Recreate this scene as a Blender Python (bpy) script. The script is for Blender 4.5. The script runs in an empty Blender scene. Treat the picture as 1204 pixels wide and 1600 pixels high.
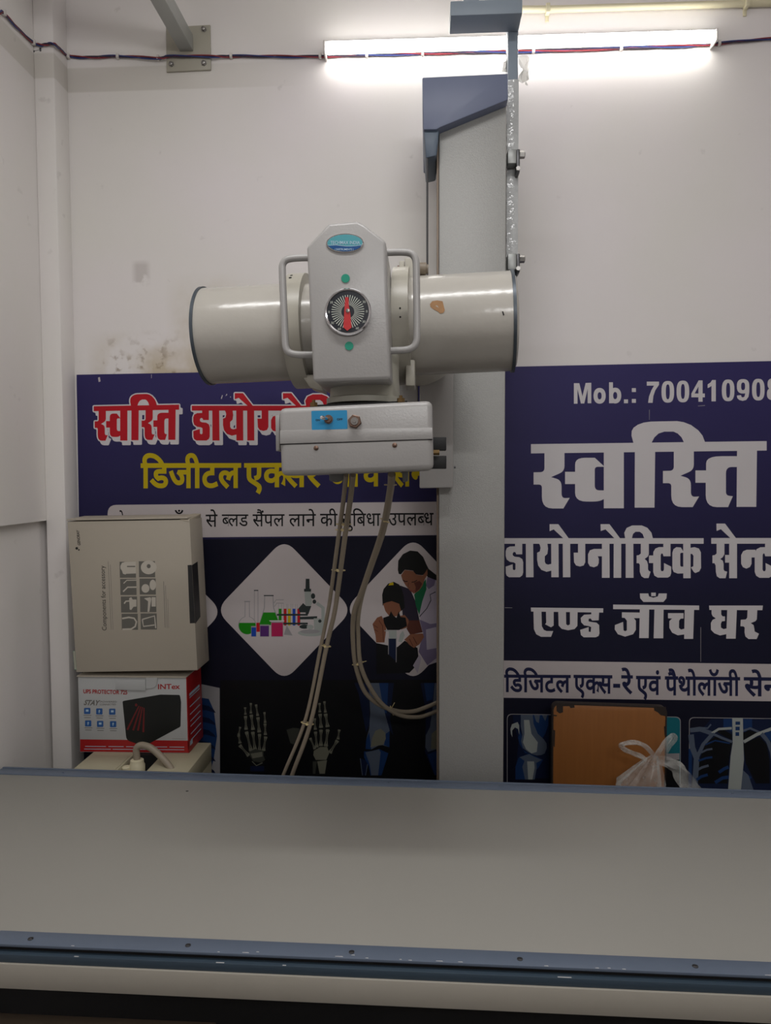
import bpy, bmesh, math, random
import numpy as np
from mathutils import Vector, Matrix
from mathutils.geometry import tessellate_polygon, delaunay_2d_cdt

random.seed(7)
SC = bpy.context.scene
COL = SC.collection

# ------------------------------------------------------------------ camera
F_PX, W_PX, H_PX = 1150.0, 1204, 1600
CAM = Vector((0.0, -2.25, 1.5))
YAW, PITCH, ROLL = math.radians(3.1), math.radians(2.9), math.radians(-0.2)
ROT = Matrix.Rotation(YAW, 3, 'Z') @ Matrix.Rotation(math.pi / 2 - PITCH, 3, 'X') @ Matrix.Rotation(ROLL, 3, 'Z')
cd = bpy.data.cameras.new('camera')
cd.sensor_fit = 'VERTICAL'
cd.sensor_height = 36.0
cd.lens = F_PX * 36.0 / H_PX
cd.clip_start = 0.02
cam = bpy.data.objects.new('camera', cd)
cam.matrix_world = Matrix.Translation(CAM) @ ROT.to_4x4()
COL.objects.link(cam)
SC.camera = cam

# ------------------------------------------------------------------ light and exposure
LED_STRENGTH = 12.0          # the batten on the back wall
LAMP_POWER = 15.5            # the ceiling batten in front of the machine
REAR_POWER = 15.0           # unseen fill light added behind the camera to lift the back wall
w = bpy.data.worlds.new('world')
SC.world = w
w.use_nodes = True
w.node_tree.nodes['Background'].inputs[0].default_value = (0.6, 0.65, 0.7, 1)
w.node_tree.nodes['Background'].inputs[1].default_value = 0.05
ld = bpy.data.lights.new('ceiling_lamp', 'AREA')
ld.shape = 'RECTANGLE'
ld.size, ld.size_y = 1.2, 0.10
ld.energy = LAMP_POWER
ld.color = (1.0, 0.99, 0.985)
lo = bpy.data.objects.new('ceiling_lamp', ld)
lo.location = (-0.15, -1.5, 3.0)
COL.objects.link(lo)
l2 = bpy.data.lights.new('rear_fill_light', 'AREA')
l2.shape = 'RECTANGLE'
l2.size, l2.size_y = 1.2, 0.08
l2.energy = REAR_POWER
l2.color = (1.0, 0.99, 0.985)
l2o = bpy.data.objects.new('rear_fill_light', l2)
l2o.location = (0.6, -3.52, 2.55)
l2o.rotation_euler = (math.radians(90), 0, 0)
COL.objects.link(l2o)
vs = SC.view_settings
vs.view_transform = 'Standard'
vs.look = 'None'
vs.gamma = 1.0
vs.use_curve_mapping = False
vs.exposure = 0.0
SC.display_settings.display_device = 'sRGB'
SC.cycles.use_denoising = True
SC.cycles.max_bounces = 8

# ------------------------------------------------------------------ photo pixel -> point on a real plane
def ray(px, py):
    return ROT @ Vector(((px - W_PX / 2) / F_PX, -(py - H_PX / 2) / F_PX, -1.0))
def at(px, py, Y=0.0):
    d = ray(px, py)
    return CAM + d * ((Y - CAM.y) / d.y)
def atx(px, py, X):
    d = ray(px, py)
    return CAM + d * ((X - CAM.x) / d.x)
def atz(px, py, z):
    d = ray(px, py)
    return CAM + d * ((z - CAM.z) / d.z)
def T(ox, oy, s):
    """a zoomed crop's own coordinates -> photo pixels"""
    return lambda x, y: (ox + x / s, oy + y / s)
def mp(t, pts):
    return [t(p[0], p[1]) for p in pts]

# ------------------------------------------------------------------ materials
def lin(c):
    return tuple(((v / 255) / 12.92 if v / 255 <= 0.04045 else ((v / 255 + 0.055) / 1.055) ** 2.4) for v in c)
MATS = {}
def mat(name, rgb, rough=0.5, metal=0.0, var=0.05, scale=14.0, bump=0.0, bscale=120.0, spec=0.5, emit=None, alpha=None, trans=0.0):
    if name in MATS:
        return MATS[name]
    m = bpy.data.materials.new(name)
    m.use_nodes = True
    nt = m.node_tree
    b = nt.nodes['Principled BSDF']
    c = lin(rgb)
    tc = nt.nodes.new('ShaderNodeTexCoord')
    nz = nt.nodes.new('ShaderNodeTexNoise')
    nz.inputs['Scale'].default_value = scale
    nz.inputs['Detail'].default_value = 4
    nt.links.new(tc.outputs['Object'], nz.inputs['Vector'])
    mx = nt.nodes.new('ShaderNodeMix')
    mx.data_type = 'RGBA'
    mx.inputs['A'].default_value = (*[v * (1 - var) for v in c], 1)
    mx.inputs['B'].default_value = (*[min(1, v * (1 + var)) for v in c], 1)
    nt.links.new(nz.outputs['Fac'], mx.inputs['Factor'])
    nt.links.new(mx.outputs['Result'], b.inputs['Base Color'])
    b.inputs['Roughness'].default_value = rough
    b.inputs['Metallic'].default_value = metal
    b.inputs['Specular IOR Level'].default_value = spec
    b.inputs['Transmission Weight'].default_value = trans
    if alpha is not None:
        b.inputs['Alpha'].default_value = alpha
    if emit is not None:
        b.inputs['Emission Color'].default_value = (*lin(rgb), 1)
        b.inputs['Emission Strength'].default_value = emit
    if bump:
        n2 = nt.nodes.new('ShaderNodeTexNoise')
        n2.inputs['Scale'].default_value = bscale
        n2.inputs['Detail'].default_value = 2
        nt.links.new(tc.outputs['Object'], n2.inputs['Vector'])
        bp = nt.nodes.new('ShaderNodeBump')
        bp.inputs['Strength'].default_value = bump
        bp.inputs['Distance'].default_value = 0.002
        nt.links.new(n2.outputs['Fac'], bp.inputs['Height'])
        nt.links.new(bp.outputs['Normal'], b.inputs['Normal'])
    MATS[name] = m
    return m

# ------------------------------------------------------------------ mesh building
class MB:
    def __init__(self):
        self.bm = bmesh.new()
    def _fin(self, faces, m, bevel=0.0, seg=2):
        for f in faces:
            f.material_index = m
        if bevel > 0:
            ed = list({e for f in faces for e in f.edges})
            r = bmesh.ops.bevel(self.bm, geom=ed, offset=bevel, segments=seg, affect='EDGES', profile=0.5, clamp_overlap=True)
            for f in r['faces']:
                f.material_index = m
    def poly(self, pts, m=0):
        vs_ = [self.bm.verts.new(p) for p in pts]
        f = self.bm.faces.new(vs_)
        f.material_index = m
        return f
    def hex8(self, c, m=0, bevel=0.0, seg=2):
        v = [self.bm.verts.new(p) for p in c]
        fs = [self.bm.faces.new([v[i] for i in q]) for q in ((3, 2, 1, 0), (4, 5, 6, 7), (0, 1, 5, 4), (1, 2, 6, 5), (2, 3, 7, 6), (3, 0, 4, 7))]
        bmesh.ops.recalc_face_normals(self.bm, faces=fs)
        self._fin(fs, m, bevel, seg)
    def box(self, x0, x1, y0, y1, z0, z1, m=0, bevel=0.0, seg=2):
        self.hex8([(x0, y0, z0), (x1, y0, z0), (x1, y1, z0), (x0, y1, z0), (x0, y0, z1), (x1, y0, z1), (x1, y1, z1), (x0, y1, z1)], m, bevel, seg)
    def prism(self, front, back, m=0, bevel=0.0, seg=2):
        n = len(front)
        a = [self.bm.verts.new(p) for p in front]
        b = [self.bm.verts.new(p) for p in back]
        fs = [self.bm.faces.new(a), self.bm.faces.new(list(reversed(b)))]
        for i in range(n):
            j = (i + 1) % n
            fs.append(self.bm.faces.new([a[j], a[i], b[i], b[j]]))
        bmesh.ops.recalc_face_normals(self.bm, faces=fs)
        self._fin(fs, m, bevel, seg)
    def prism_px(self, pts, Y0, Y1, m=0, bevel=0.0, seg=2):
        f = [at(p[0], p[1], Y0) for p in pts]
        self.prism(f, [Vector((q.x, Y1, q.z)) for q in f], m, bevel, seg)
    def tube(self, pts, r, n=10, m=0, caps=True):
        pts = [Vector(p) for p in pts]
        rs = r if isinstance(r, (list, tuple)) else [r] * len(pts)
        rings = []
        t0 = (pts[1] - pts[0]).normalized()
        nrm = t0.orthogonal().normalized()
        for i, p in enumerate(pts):
            a = pts[max(0, i - 1)]
            b = pts[min(len(pts) - 1, i + 1)]
            t = (b - a).normalized()
            nrm = (nrm - t * nrm.dot(t))
            if nrm.length < 1e-6:
                nrm = t.orthogonal()
            nrm.normalize()
            bn = t.cross(nrm)
            rings.append([self.bm.verts.new(p + (nrm * math.cos(2 * math.pi * k / n) + bn * math.sin(2 * math.pi * k / n)) * rs[i]) for k in range(n)])
        for i in range(len(rings) - 1):
            for k in range(n):
                f = self.bm.faces.new([rings[i][k], rings[i][(k + 1) % n], rings[i + 1][(k + 1) % n], rings[i + 1][k]])
                f.material_index = m
        if caps:
            for rg in (list(reversed(rings[0])), rings[-1]):
                f = self.bm.faces.new(rg)
                f.material_index = m
    def cyl(self, p0, p1, r0, r1=None, n=24, m=0):
        self.tube([p0, p1], [r0, r0 if r1 is None else r1], n, m)
    def lathe(self, p0, axis, prof, n=48, m=0, caps=True):
        """prof: (distance along axis, radius); a zero radius closes the end"""
        axis = Vector(axis).normalized()
        u = axis.orthogonal().normalized()
        v = axis.cross(u)
        p0 = Vector(p0)
        rings = [[self.bm.verts.new(p0 + axis * t + (u * math.cos(2 * math.pi * k / n) + v * math.sin(2 * math.pi * k / n)) * max(r, 1e-4)) for k in range(n)] for t, r in prof]
        fs = []
        for i in range(len(rings) - 1):
            for k in range(n):
                fs.append(self.bm.faces.new([rings[i][k], rings[i][(k + 1) % n], rings[i + 1][(k + 1) % n], rings[i + 1][k]]))
        if caps:
            fs += [self.bm.faces.new(list(reversed(rings[0]))), self.bm.faces.new(rings[-1])]
        for f in fs:
            f.material_index = m
    def flat(self, loops, put, m=0):
        """loops of 2-D points (outer, then holes) -> triangles placed by put(x, y)"""
        ls = [[Vector((p[0], p[1], 0)) for p in l] for l in loops]
        try:
            tris = tessellate_polygon(ls)
        except Exception:
            return
        vv = [self.bm.verts.new(put(p.x, p.y)) for l in ls for p in l]
        for t in tris:
            if len(set(t)) == 3:
                try:
                    f = self.bm.faces.new([vv[i] for i in t])
                    f.material_index = m
                except ValueError:
                    pass
    def build(self, name, mats, parent=None, label=None, cat=None, group=None, kind=None, smooth=True, angle=35):
        me = bpy.data.meshes.new(name)
        if parent is not None:
            org = wloc(parent)
        else:
            vs_ = [v.co for v in self.bm.verts]
            mn = Vector([min(v[i] for v in vs_) for i in range(3)])
            mxv = Vector([max(v[i] for v in vs_) for i in range(3)])
            org = Vector(((mn.x + mxv.x) / 2, (mn.y + mxv.y) / 2, mn.z))
        bmesh.ops.translate(self.bm, verts=self.bm.verts, vec=-org)
        self.bm.to_mesh(me)
        self.bm.free()
        for q in (mats if isinstance(mats, (list, tuple)) else [mats]):
            me.materials.append(q)
        if smooth:
            for p in me.polygons:
                p.use_smooth = True
            me.set_sharp_from_angle(angle=math.radians(angle))
        o = bpy.data.objects.new(name, me)
        COL.objects.link(o)
        if parent is not None:
            o.parent = parent
        else:
            o.location = org
        tag(o, label, cat, group, kind)
        return o

def wloc(o):
    l = Vector(o.location)
    while o.parent:
        o = o.parent
        l += Vector(o.location)
    return l
def tag(o, label=None, cat=None, group=None, kind=None):
    for k, v in (('label', label), ('category', cat), ('group', group), ('kind', kind)):
        if v:
            o[k] = v
def thing(name, loc, label, cat, group=None):
    o = bpy.data.objects.new(name, None)
    o.empty_display_size = 0.05
    o.location = loc
    COL.objects.link(o)
    tag(o, label, cat, group)
    return o
def spline(pts, n=6):
    """Catmull-Rom through the points"""
    P = [Vector(p) for p in pts]
    P = [P[0] * 2 - P[1]] + P + [P[-1] * 2 - P[-2]]
    out = []
    for i in range(1, len(P) - 2):
        for k in range(n):
            t = k / n
            a, b, c, d = P[i - 1], P[i], P[i + 1], P[i + 2]
            out.append(0.5 * ((2 * b) + (c - a) * t + (2 * a - 5 * b + 4 * c - d) * t * t + (3 * b - a - 3 * c + d) * t ** 3))
    out.append(P[-2])
    return out
def rounded(pts, n=5):
    """polygon whose corners (x, y, r) are rounded by r"""
    out = []
    N = len(pts)
    for i, p in enumerate(pts):
        r = p[2] if len(p) > 2 else 0
        b = Vector(p[:2])
        if r <= 0:
            out.append(tuple(b))
            continue
        a, c = Vector(pts[i - 1][:2]), Vector(pts[(i + 1) % N][:2])
        ra, rc = min(r, (a - b).length * 0.5), min(r, (c - b).length * 0.5)
        s, e = b + (a - b).normalized() * ra, b + (c - b).normalized() * rc
        for k in range(n + 1):
            t = k / n
            out.append(tuple(s * (1 - t) ** 2 + b * 2 * t * (1 - t) + e * t * t))
    return out
def ellipse(cx, cy, rx, ry, n=32, rot=0.0):
    return [(cx + rx * math.cos(a) * math.cos(rot) - ry * math.sin(a) * math.sin(rot), cy + rx * math.cos(a) * math.sin(rot) + ry * math.sin(a) * math.cos(rot)) for a in [2 * math.pi * k / n for k in range(n)]]
def stroke(pts, w0, w1=None):
    """a band of the given width along a line, as one polygon"""
    w1 = w0 if w1 is None else w1
    L, R = [], []
    n = len(pts)
    for i, p in enumerate(pts):
        a, b = Vector(pts[max(0, i - 1)]), Vector(pts[min(n - 1, i + 1)])
        d = (b - a).normalized()
        nn = Vector((-d.y, d.x)) * (w0 + (w1 - w0) * i / max(1, n - 1)) / 2
        L.append((p[0] + nn.x, p[1] + nn.y))
        R.append((p[0] - nn.x, p[1] - nn.y))
    return L + R[::-1]

class Sheet:
    """everything printed on one flat sheet: overlapping shapes in photo pixels, resolved into a single flat
    surface where every patch takes the ink that lies on top"""
    def __init__(self):
        self.sh = []
    def flat(self, loops, put, m, k):
        ls = [[tuple(put(p[0], p[1])) for p in l] for l in loops]
        self.sh.append((k, len(self.sh), m, ls))
    def into(self, mb, Y):
        vs_, es = [], []
        for k, i, m, ls in self.sh:
            for l in ls:
                o = len(vs_)
                vs_ += [Vector(p) for p in l]
                es += [(o + j, o + (j + 1) % len(l)) for j in range(len(l))]
        V, E, F = delaunay_2d_cdt(vs_, es, [], 0, 1e-3)[:3]
        P = np.array([tuple(v) for v in V])
        tri = np.array([f for f in F if len(f) == 3])
        c = P[tri].mean(axis=1)
        best = np.full(len(tri), -1)
        for k, i, m, ls in sorted(self.sh, key=lambda s: (s[0], s[1])):
            q = np.array([p for l in ls for p in l])
            idx = np.where((c[:, 0] > q[:, 0].min()) & (c[:, 0] < q[:, 0].max()) & (c[:, 1] > q[:, 1].min()) & (c[:, 1] < q[:, 1].max()))[0]
            if not len(idx):
                continue
            x, y = c[idx, 0], c[idx, 1]
            wn = np.zeros(len(idx), int)
            for l in ls:
                for j in range(len(l)):
                    (ax_, ay), (bx, by) = l[j - 1], l[j]
                    side = (bx - ax_) * (y - ay) - (x - ax_) * (by - ay)
                    wn += ((ay <= y) & (by > y) & (side > 0)).astype(int) - ((ay > y) & (by <= y) & (side < 0)).astype(int)
            best[idx[wn != 0]] = m
        bv = [mb.bm.verts.new(at(p[0], p[1], Y)) for p in P]
        for t, m in zip(tri, best):
            if m < 0:
                continue
            f = mb.bm.faces.new([bv[i] for i in t])
            f.normal_update()
            if f.normal.y > 0:
                f.normal_flip()
            f.material_index = int(m)
        bmesh.ops.delete(mb.bm, geom=[v for v in bv if not v.link_faces], context='VERTS')

# ------------------------------------------------------------------ lettering
GLYPHS = {
    '\u0938': "337,316 337,0 291,0 291,153 257,146 218,144 167,148 122,159 96,145 151,84 218,24 187,-7 127,50 76,104 42,147 26,175 23,195 25,206 32,216 43,223 60,226 73,224 85,219 104,201 114,213 120,229 125,263 122,294 115,316 0,316 0,357 397,357 397,316|212,185 253,187 291,195 291,316 161,316 168,294 171,263 170,241 166,221 159,205 150,191 181,187",
    '\u0935': "328,316 268,316 268,0 222,0 222,95 186,76 162,70 134,68 105,71 79,80 57,94 40,113 30,137 26,164 30,195 41,220 59,240 84,255 113,264 146,267 165,266 187,264 203,261 200,219 176,223 149,225 117,221 93,209 78,190 73,165 77,139 91,122 111,111 135,108 163,111 186,121 206,134 222,149 222,316 0,316 0,357 328,357",
    '\u0924': "276,316 276,0 230,0 230,188 167,188 115,185 99,180 86,172 76,157 72,136 78,108 94,82 120,54 156,23 125,-7 76,39 55,62 39,87 29,112 26,139 28,158 34,175 42,190 53,202 72,214 94,223 121,228 156,229 230,229 230,316 0,316 0,357 335,357 335,316",
    '\u092f': "342,357 342,316 282,316 282,0 235,0 235,103 197,84 173,78 145,76 113,80 85,91 62,111 43,136 30,167 22,203 53,212 75,224 88,240 92,262 90,278 85,292 71,316 0,316 0,357|74,173 87,148 103,131 123,120 149,117 176,120 199,129 219,142 235,157 235,316 121,316 134,286 138,256 131,219 110,191",
    '\u0917': "119,316 119,134 118,121 112,111 104,104 92,102 77,105 61,114 47,128 34,144 26,161 24,177 25,189 31,198 42,204 59,206 73,206 73,316 0,316 0,357 332,357 332,316 272,316 272,0 226,0 226,316",
    '\u0928': "0,357 327,357 327,316 268,316 268,0 221,0 221,171 117,171 117,140 115,126 109,116 100,110 88,108 74,111 59,120 44,133 32,149 24,166 21,183 23,195 29,204 40,210 56,212 221,212 221,316 0,316",
    '\u091f': "298,316 213,316 213,200 182,200 136,196 118,190 104,183 86,166 76,147 72,123 76,98 85,78 100,62 118,51 139,45 163,43 191,44 215,50 261,70 277,27 223,8 194,2 164,0 127,4 93,15 65,33 44,58 31,89 26,126 31,161 46,189 69,212 97,228 130,238 165,241 167,241 167,316 0,316 0,357 298,357",
    '\u0915': "446,316 260,316 260,200 279,216 302,226 327,229 361,223 388,205 405,176 411,137 409,110 403,81 391,51 374,22 333,46 346,66 356,88 363,112 365,136 363,160 354,176 341,186 323,190 302,185 281,171 260,148 260,0 213,0 213,100 179,78 156,70 130,68 104,71 79,79 58,92 41,112 30,136 26,167 30,195 40,219 58,240 81,255 109,264 140,267 170,265 195,261 191,219 168,223 143,225 113,221 91,210 78,192 73,168 77,141 90,123 109,112 131,108 155,111 176,120 213,149 213,316 0,316 0,357 446,357",
    '\u090f': "326,316 272,316 272,218 268,172 262,156 253,141 236,126 214,115 186,110 176,153 198,158 213,168 223,185 226,218 226,316 92,316 92,203 94,160 101,132 118,112 149,92 213,56 243,36 264,17 275,-4 279,-30 277,-53 270,-74 252,-106 211,-82 225,-57 230,-44 231,-32 227,-12 209,6 167,32 117,61 78,88 65,104 55,122 48,147 45,182 45,316 0,316 0,357 326,357",
    '\u091c': "375,316 375,0 329,0 329,213 250,213 217,214 236,196 250,174 260,150 263,125 260,101 251,81 238,65 220,55 200,48 178,46 148,50 120,63 93,87 67,121 42,169 18,230 59,245 86,177 114,128 133,106 154,92 176,88 192,90 206,98 215,111 218,130 213,155 200,178 181,199 157,217 173,253 329,253 329,316 0,316 0,357 435,357 435,316",
    '\u091a': "373,316 313,316 313,0 267,0 267,95 231,76 209,70 182,68 142,74 109,92 94,111 84,133 81,158 83,174 88,189 96,203 106,213 22,212 22,253 190,253 211,253 223,253 219,213 201,213 171,209 147,198 132,181 127,157 131,136 144,120 162,111 182,108 209,111 231,120 250,134 267,149 267,316 0,316 0,357 373,357",
    '\u0930': "227,24 196,-7 132,50 79,104 43,147 27,175 23,195 25,206 32,216 43,223 60,226 73,224 85,219 104,200 123,213 137,229 144,248 147,269 144,295 137,316 0,316 0,357 244,357 244,316 184,316 191,293 193,263 190,234 180,210 165,189 146,173 122,158 96,146 156,84",
    '\u0932': "0,316 0,357 398,357 398,316 338,316 338,0 292,0 292,204 284,204 270,203 256,198 242,188 228,173 216,150 204,119 160,133 168,158 179,180 151,196 136,201 120,203 100,199 85,190 75,174 72,156 75,134 85,114 100,94 121,73 177,23 146,-7 86,48 61,74 42,101 30,128 26,158 29,186 40,208 56,224 75,236 96,242 117,245 141,243 163,236 184,226 203,213 227,230 255,241 287,245 292,245 292,316",
    '\u092a': "275,316 275,0 229,0 229,110 192,91 171,86 146,84 124,86 104,92 87,100 74,111 61,128 52,148 47,173 45,206 45,316 0,316 0,357 335,357 335,316|229,316 92,316 92,212 94,175 99,152 109,138 126,128 151,125 173,127 194,136 213,147 229,161",
    '\u0925': "318,316 318,0 271,0 271,103 231,84 206,78 177,76 146,79 118,88 94,104 74,125 58,152 48,185 94,199 124,217 141,240 146,268 143,293 133,312 118,323 98,326 85,325 75,319 68,311 65,299 71,282 86,271 112,265 107,225 74,233 48,247 32,269 26,298 32,326 47,347 71,359 99,363 122,360 144,353 163,340 179,322 190,299 193,269 187,231 170,200 142,176 105,157 119,139 134,127 154,119 180,117 208,119 231,128 252,141 271,158 271,316 224,316 224,357 377,357 377,316",
    '\u0921': "206,128 172,123 142,113 118,131 97,151 83,175 79,202 80,217 84,230 91,240 100,249 114,257 131,263 177,267 230,267 230,316 0,316 0,357 340,357 340,316 277,316 277,226 171,226 146,225 133,219 127,211 125,199 127,187 133,176 150,159 178,166 208,169 247,163 279,147 294,131 304,112 307,88 304,64 294,43 279,25 257,11 228,3 194,0 140,6 93,25 51,54 14,91 49,119 82,85 116,61 153,47 194,43 231,47 253,62 260,87 257,105 246,117 229,125",
    '\u092c': "336,316 277,316 277,0 230,0 230,95 193,76 168,70 138,68 108,71 81,80 58,94 41,113 30,137 26,164 30,195 42,220 61,240 87,255 117,264 152,267 172,266 194,264 212,261 209,221 183,225 154,227 132,225 210,129 230,147 230,316 0,316 0,357 336,357|73,165 78,139 92,120 114,109 139,106 159,107 177,112 96,213 79,193",
    '\u0927': "362,316 302,316 302,0 256,0 256,86 217,67 193,61 163,59 123,65 91,82 76,100 67,120 64,144 69,174 76,188 85,200 61,213 41,231 28,254 24,283 30,315 48,340 74,357 107,363 135,359 158,347 174,328 179,305 173,279 156,254 121,277 130,289 132,302 126,318 118,324 106,326 91,323 78,314 70,299 67,281 69,264 76,251 86,242 99,235 128,228 165,233 179,232 191,231 187,191 179,191 171,191 146,188 126,179 114,165 110,146 114,125 126,111 145,102 168,99 196,102 219,112 239,125 256,141 256,316 220,316 220,357 362,357",
    '\u0909': "0,357 323,357 323,316 260,316 274,293 279,267 274,235 258,209 233,188 253,169 270,146 283,119 287,87 283,61 274,39 258,22 238,10 215,2 188,0 156,4 126,18 97,41 69,75 42,121 17,180 57,194 74,152 93,115 113,85 135,62 158,47 184,43 205,45 223,53 234,68 238,92 235,115 225,135 209,155 189,173 152,169 149,209 186,213 212,224 227,241 232,266 230,282 223,296 214,308 202,316 0,316",
    '\u092e': "292,316 292,0 246,0 246,144 119,144 119,122 117,106 111,95 102,89 91,87 80,89 68,94 46,112 29,136 22,160 24,169 30,177 41,183 57,184 72,184 72,316 0,316 0,357 352,357 352,316|246,316 119,316 119,184 246,184",
    '\u0939': "184,40 203,47 218,56 228,69 231,85 227,104 215,119 193,128 161,132 126,127 100,115 85,96 79,71 81,54 86,37 96,19 113,0 173,-51 142,-82 96,-42 62,-5 40,33 33,75 36,95 42,113 53,129 66,142 47,168 42,184 40,202 41,217 45,230 52,240 61,249 75,257 91,263 132,267 207,267 207,316 0,316 0,357 314,357 314,316 254,316 254,226 132,226 107,225 94,219 88,211 86,199 87,188 91,179 105,163 133,170 163,172 199,169 228,160 249,146 265,129 273,109 276,88 271,57 257,33 233,14 200,1",
    '\u0901': "-108,487 -106,498 -100,507 -91,513 -80,515 -69,513 -59,507 -53,498 -51,487 -53,475 -59,466 -69,460 -80,458 -91,460 -100,466 -106,475|40,496 29,461 14,434 -4,414 -38,397 -79,391 -118,397 -152,416 -180,449 -202,496 -163,509 -146,474 -128,449 -106,434 -78,429 -49,434 -28,451 -14,476 -3,511",
    '\u0902': "-106,443 -104,456 -97,467 -87,474 -75,477 -62,474 -52,467 -45,456 -43,443 -45,431 -52,420 -62,413 -75,410 -87,413 -97,420 -104,431",
    '\u093e': "98,316 98,0 51,0 51,316 0,316 0,357 157,357 157,316",
    '\u093f': "51,316 0,316 0,357 46,357 35,384 30,416 34,444 45,468 64,488 88,503 118,512 153,515 205,510 253,495 296,471 336,438 372,399 404,353 356,353 296,420 231,460 163,473 127,469 100,456 83,436 77,410 78,394 82,380 95,357 157,357 157,316 98,316 98,0 51,0",
    '\u0940': "-106,353 -121,392 -126,430 -120,464 -102,491 -73,509 -35,515 -3,511 22,498 44,477 62,447 78,407 94,357 157,357 157,316 98,316 98,0 51,0 51,316 0,316 0,357 50,357 34,409 16,445 3,461 -13,471 -33,474 -53,470 -68,460 -77,443 -80,421 -78,402 -74,386 -60,353",
    '\u0941': "-142,-7 -111,3 -78,6 -40,1 -11,-16 7,-41 13,-74 6,-106 -14,-132 -46,-148 -90,-154 -142,-147 -186,-128 -225,-97 -261,-57 -226,-33 -184,-78 -163,-94 -141,-104 -117,-110 -90,-113 -56,-108 -36,-94 -29,-70 -33,-54 -43,-42 -58,-35 -75,-33 -103,-36 -128,-45",
    '\u0947': "-97,353 -121,425 -133,447 -147,462 -163,470 -181,473 -203,470 -221,465 -235,507 -211,513 -183,515 -154,511 -129,500 -107,480 -88,450 -71,408 -54,353",
    '\u0948': "-103,353 -118,373 -131,387 -144,396 -157,401 -184,404 -207,400 -231,392 -246,431 -218,441 -187,444 -163,441 -141,432 -123,417 -107,397 -105,399 -128,445 -139,459 -151,468 -165,473 -182,475 -204,473 -222,467 -235,507 -211,513 -183,515 -154,511 -129,500 -107,480 -88,450 -71,408 -54,353",
    '\u094b': "98,316 98,0 51,0 51,316 0,316 0,357 157,357 157,316|52,353 28,425 15,447 2,462 -14,470 -32,473 -55,470 -72,465 -86,507 -62,513 -34,515 -5,511 20,500 41,480 61,450 78,408 95,353",
    '\u0949': "98,316 98,0 51,0 51,316 0,316 0,357 157,357 157,316|171,496 160,461 146,434 127,414 93,397 52,391 13,397 -20,416 -48,449 -71,496 -30,509 -14,474 4,450 26,435 54,430 82,435 103,451 117,477 128,511",
    '\u002d': "28,194 167,194 167,147 28,147",
}
GL = {k: [[tuple(int(q) / 1000 for q in p.split(',')) for p in c.split()] for c in v.split('|')] for k, v in GLYPHS.items()}
HALF = {'स': 0.29, 'ब': 0.235, 'न': 0.225, 'क': 0.37}
ADV = {'ि': 0.157, 'ँ': 0, 'ं': 0, 'ु': 0, 'े': 0, 'ै': 0, '-': 0.19, 'ॉ': 0.157}
def area(l):
    return sum(l[i - 1][0] * l[i][1] - l[i][0] * l[i - 1][1] for i in range(len(l))) / 2
def clip_right(l, xc):
    out = []
    for i in range(len(l)):
        a, b = l[i - 1], l[i]
        if (a[0] <= xc) != (b[0] <= xc):
            t = (xc - a[0]) / (b[0] - a[0])
            out.append((xc, a[1] + (b[1] - a[1]) * t))
        if b[0] <= xc:
            out.append(b)
    return out
def fatten(l, d, s):
    """push an outline outwards by d (s = sign of the outer loop's area)"""
    out = []
    n = len(l)
    for i in range(n):
        a, b, c = Vector(l[i - 1]), Vector(l[i]), Vector(l[(i + 1) % n])
        e1, e2 = b - a, c - b
        if e1.length < 1e-6 or e2.length < 1e-6:
            out.append(tuple(b))
            continue
        n1, n2 = Vector((e1.y, -e1.x)).normalized(), Vector((e2.y, -e2.x)).normalized()
        q = n1 + n2
        if q.length < 0.3:
            q = n1
        q.normalize()
        k = min(1.6, 1 / max(0.5, q.dot(n1)))
        out.append(tuple(b + q * d * k * s))
    return out
def glyph_loops(ch, half):
    ls = GL[ch]
    if half:
        ls = [clip_right(l, HALF[ch]) for l in ls]
        ls = [l for l in ls if len(l) > 2]
    return ls
def layout(txt):
    """(loops, x) for every sign of a word, in visual order; a virama makes the sign before it a half form"""
    out, x, i = [], 0.0, 0
    while i < len(txt):
        ch = txt[i]
        half = i + 1 < len(txt) and txt[i + 1] == '\u094d'
        ls = glyph_loops(ch, half)
        if ch == '\u0902' and i and txt[i - 1] == '\u0948':
            out.append((ls, x + 0.03))
        else:
            out.append((ls, x))
        x += HALF[ch] - 0.01 if half else ADV.get(ch, max((p[0] for l in GL[ch] for p in l), default=0))
        i += 2 if half else 1
    return out, x
def word(mb, txt, x0, x1, t0, t1, b0, b1, Y, m, bold=0.0):
    """one word between photo columns x0..x1, head line at rows t0..t1, feet at rows b0..b1"""
    signs, wd = layout(txt)
    def put(x, y):
        u = x / wd
        t, b = t0 + (t1 - t0) * u, b0 + (b1 - b0) * u
        return (x0 + (x1 - x0) * u, b + (t - b) * y / 0.357)
    for ls, x in signs:
        if not ls:
            continue
        big = max(ls, key=lambda l: abs(area(l)))
        sg = 1 if area(big) > 0 else -1
        outer = [l for l in ls if area(l) * sg > 0]
        holes = [l for l in ls if area(l) * sg <= 0]
        fl = [fatten(q, bold, sg) for q in outer + holes]
        mb.flat([[(p[0] + x, p[1]) for p in q] for q in fl], put, m, Y)
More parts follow.
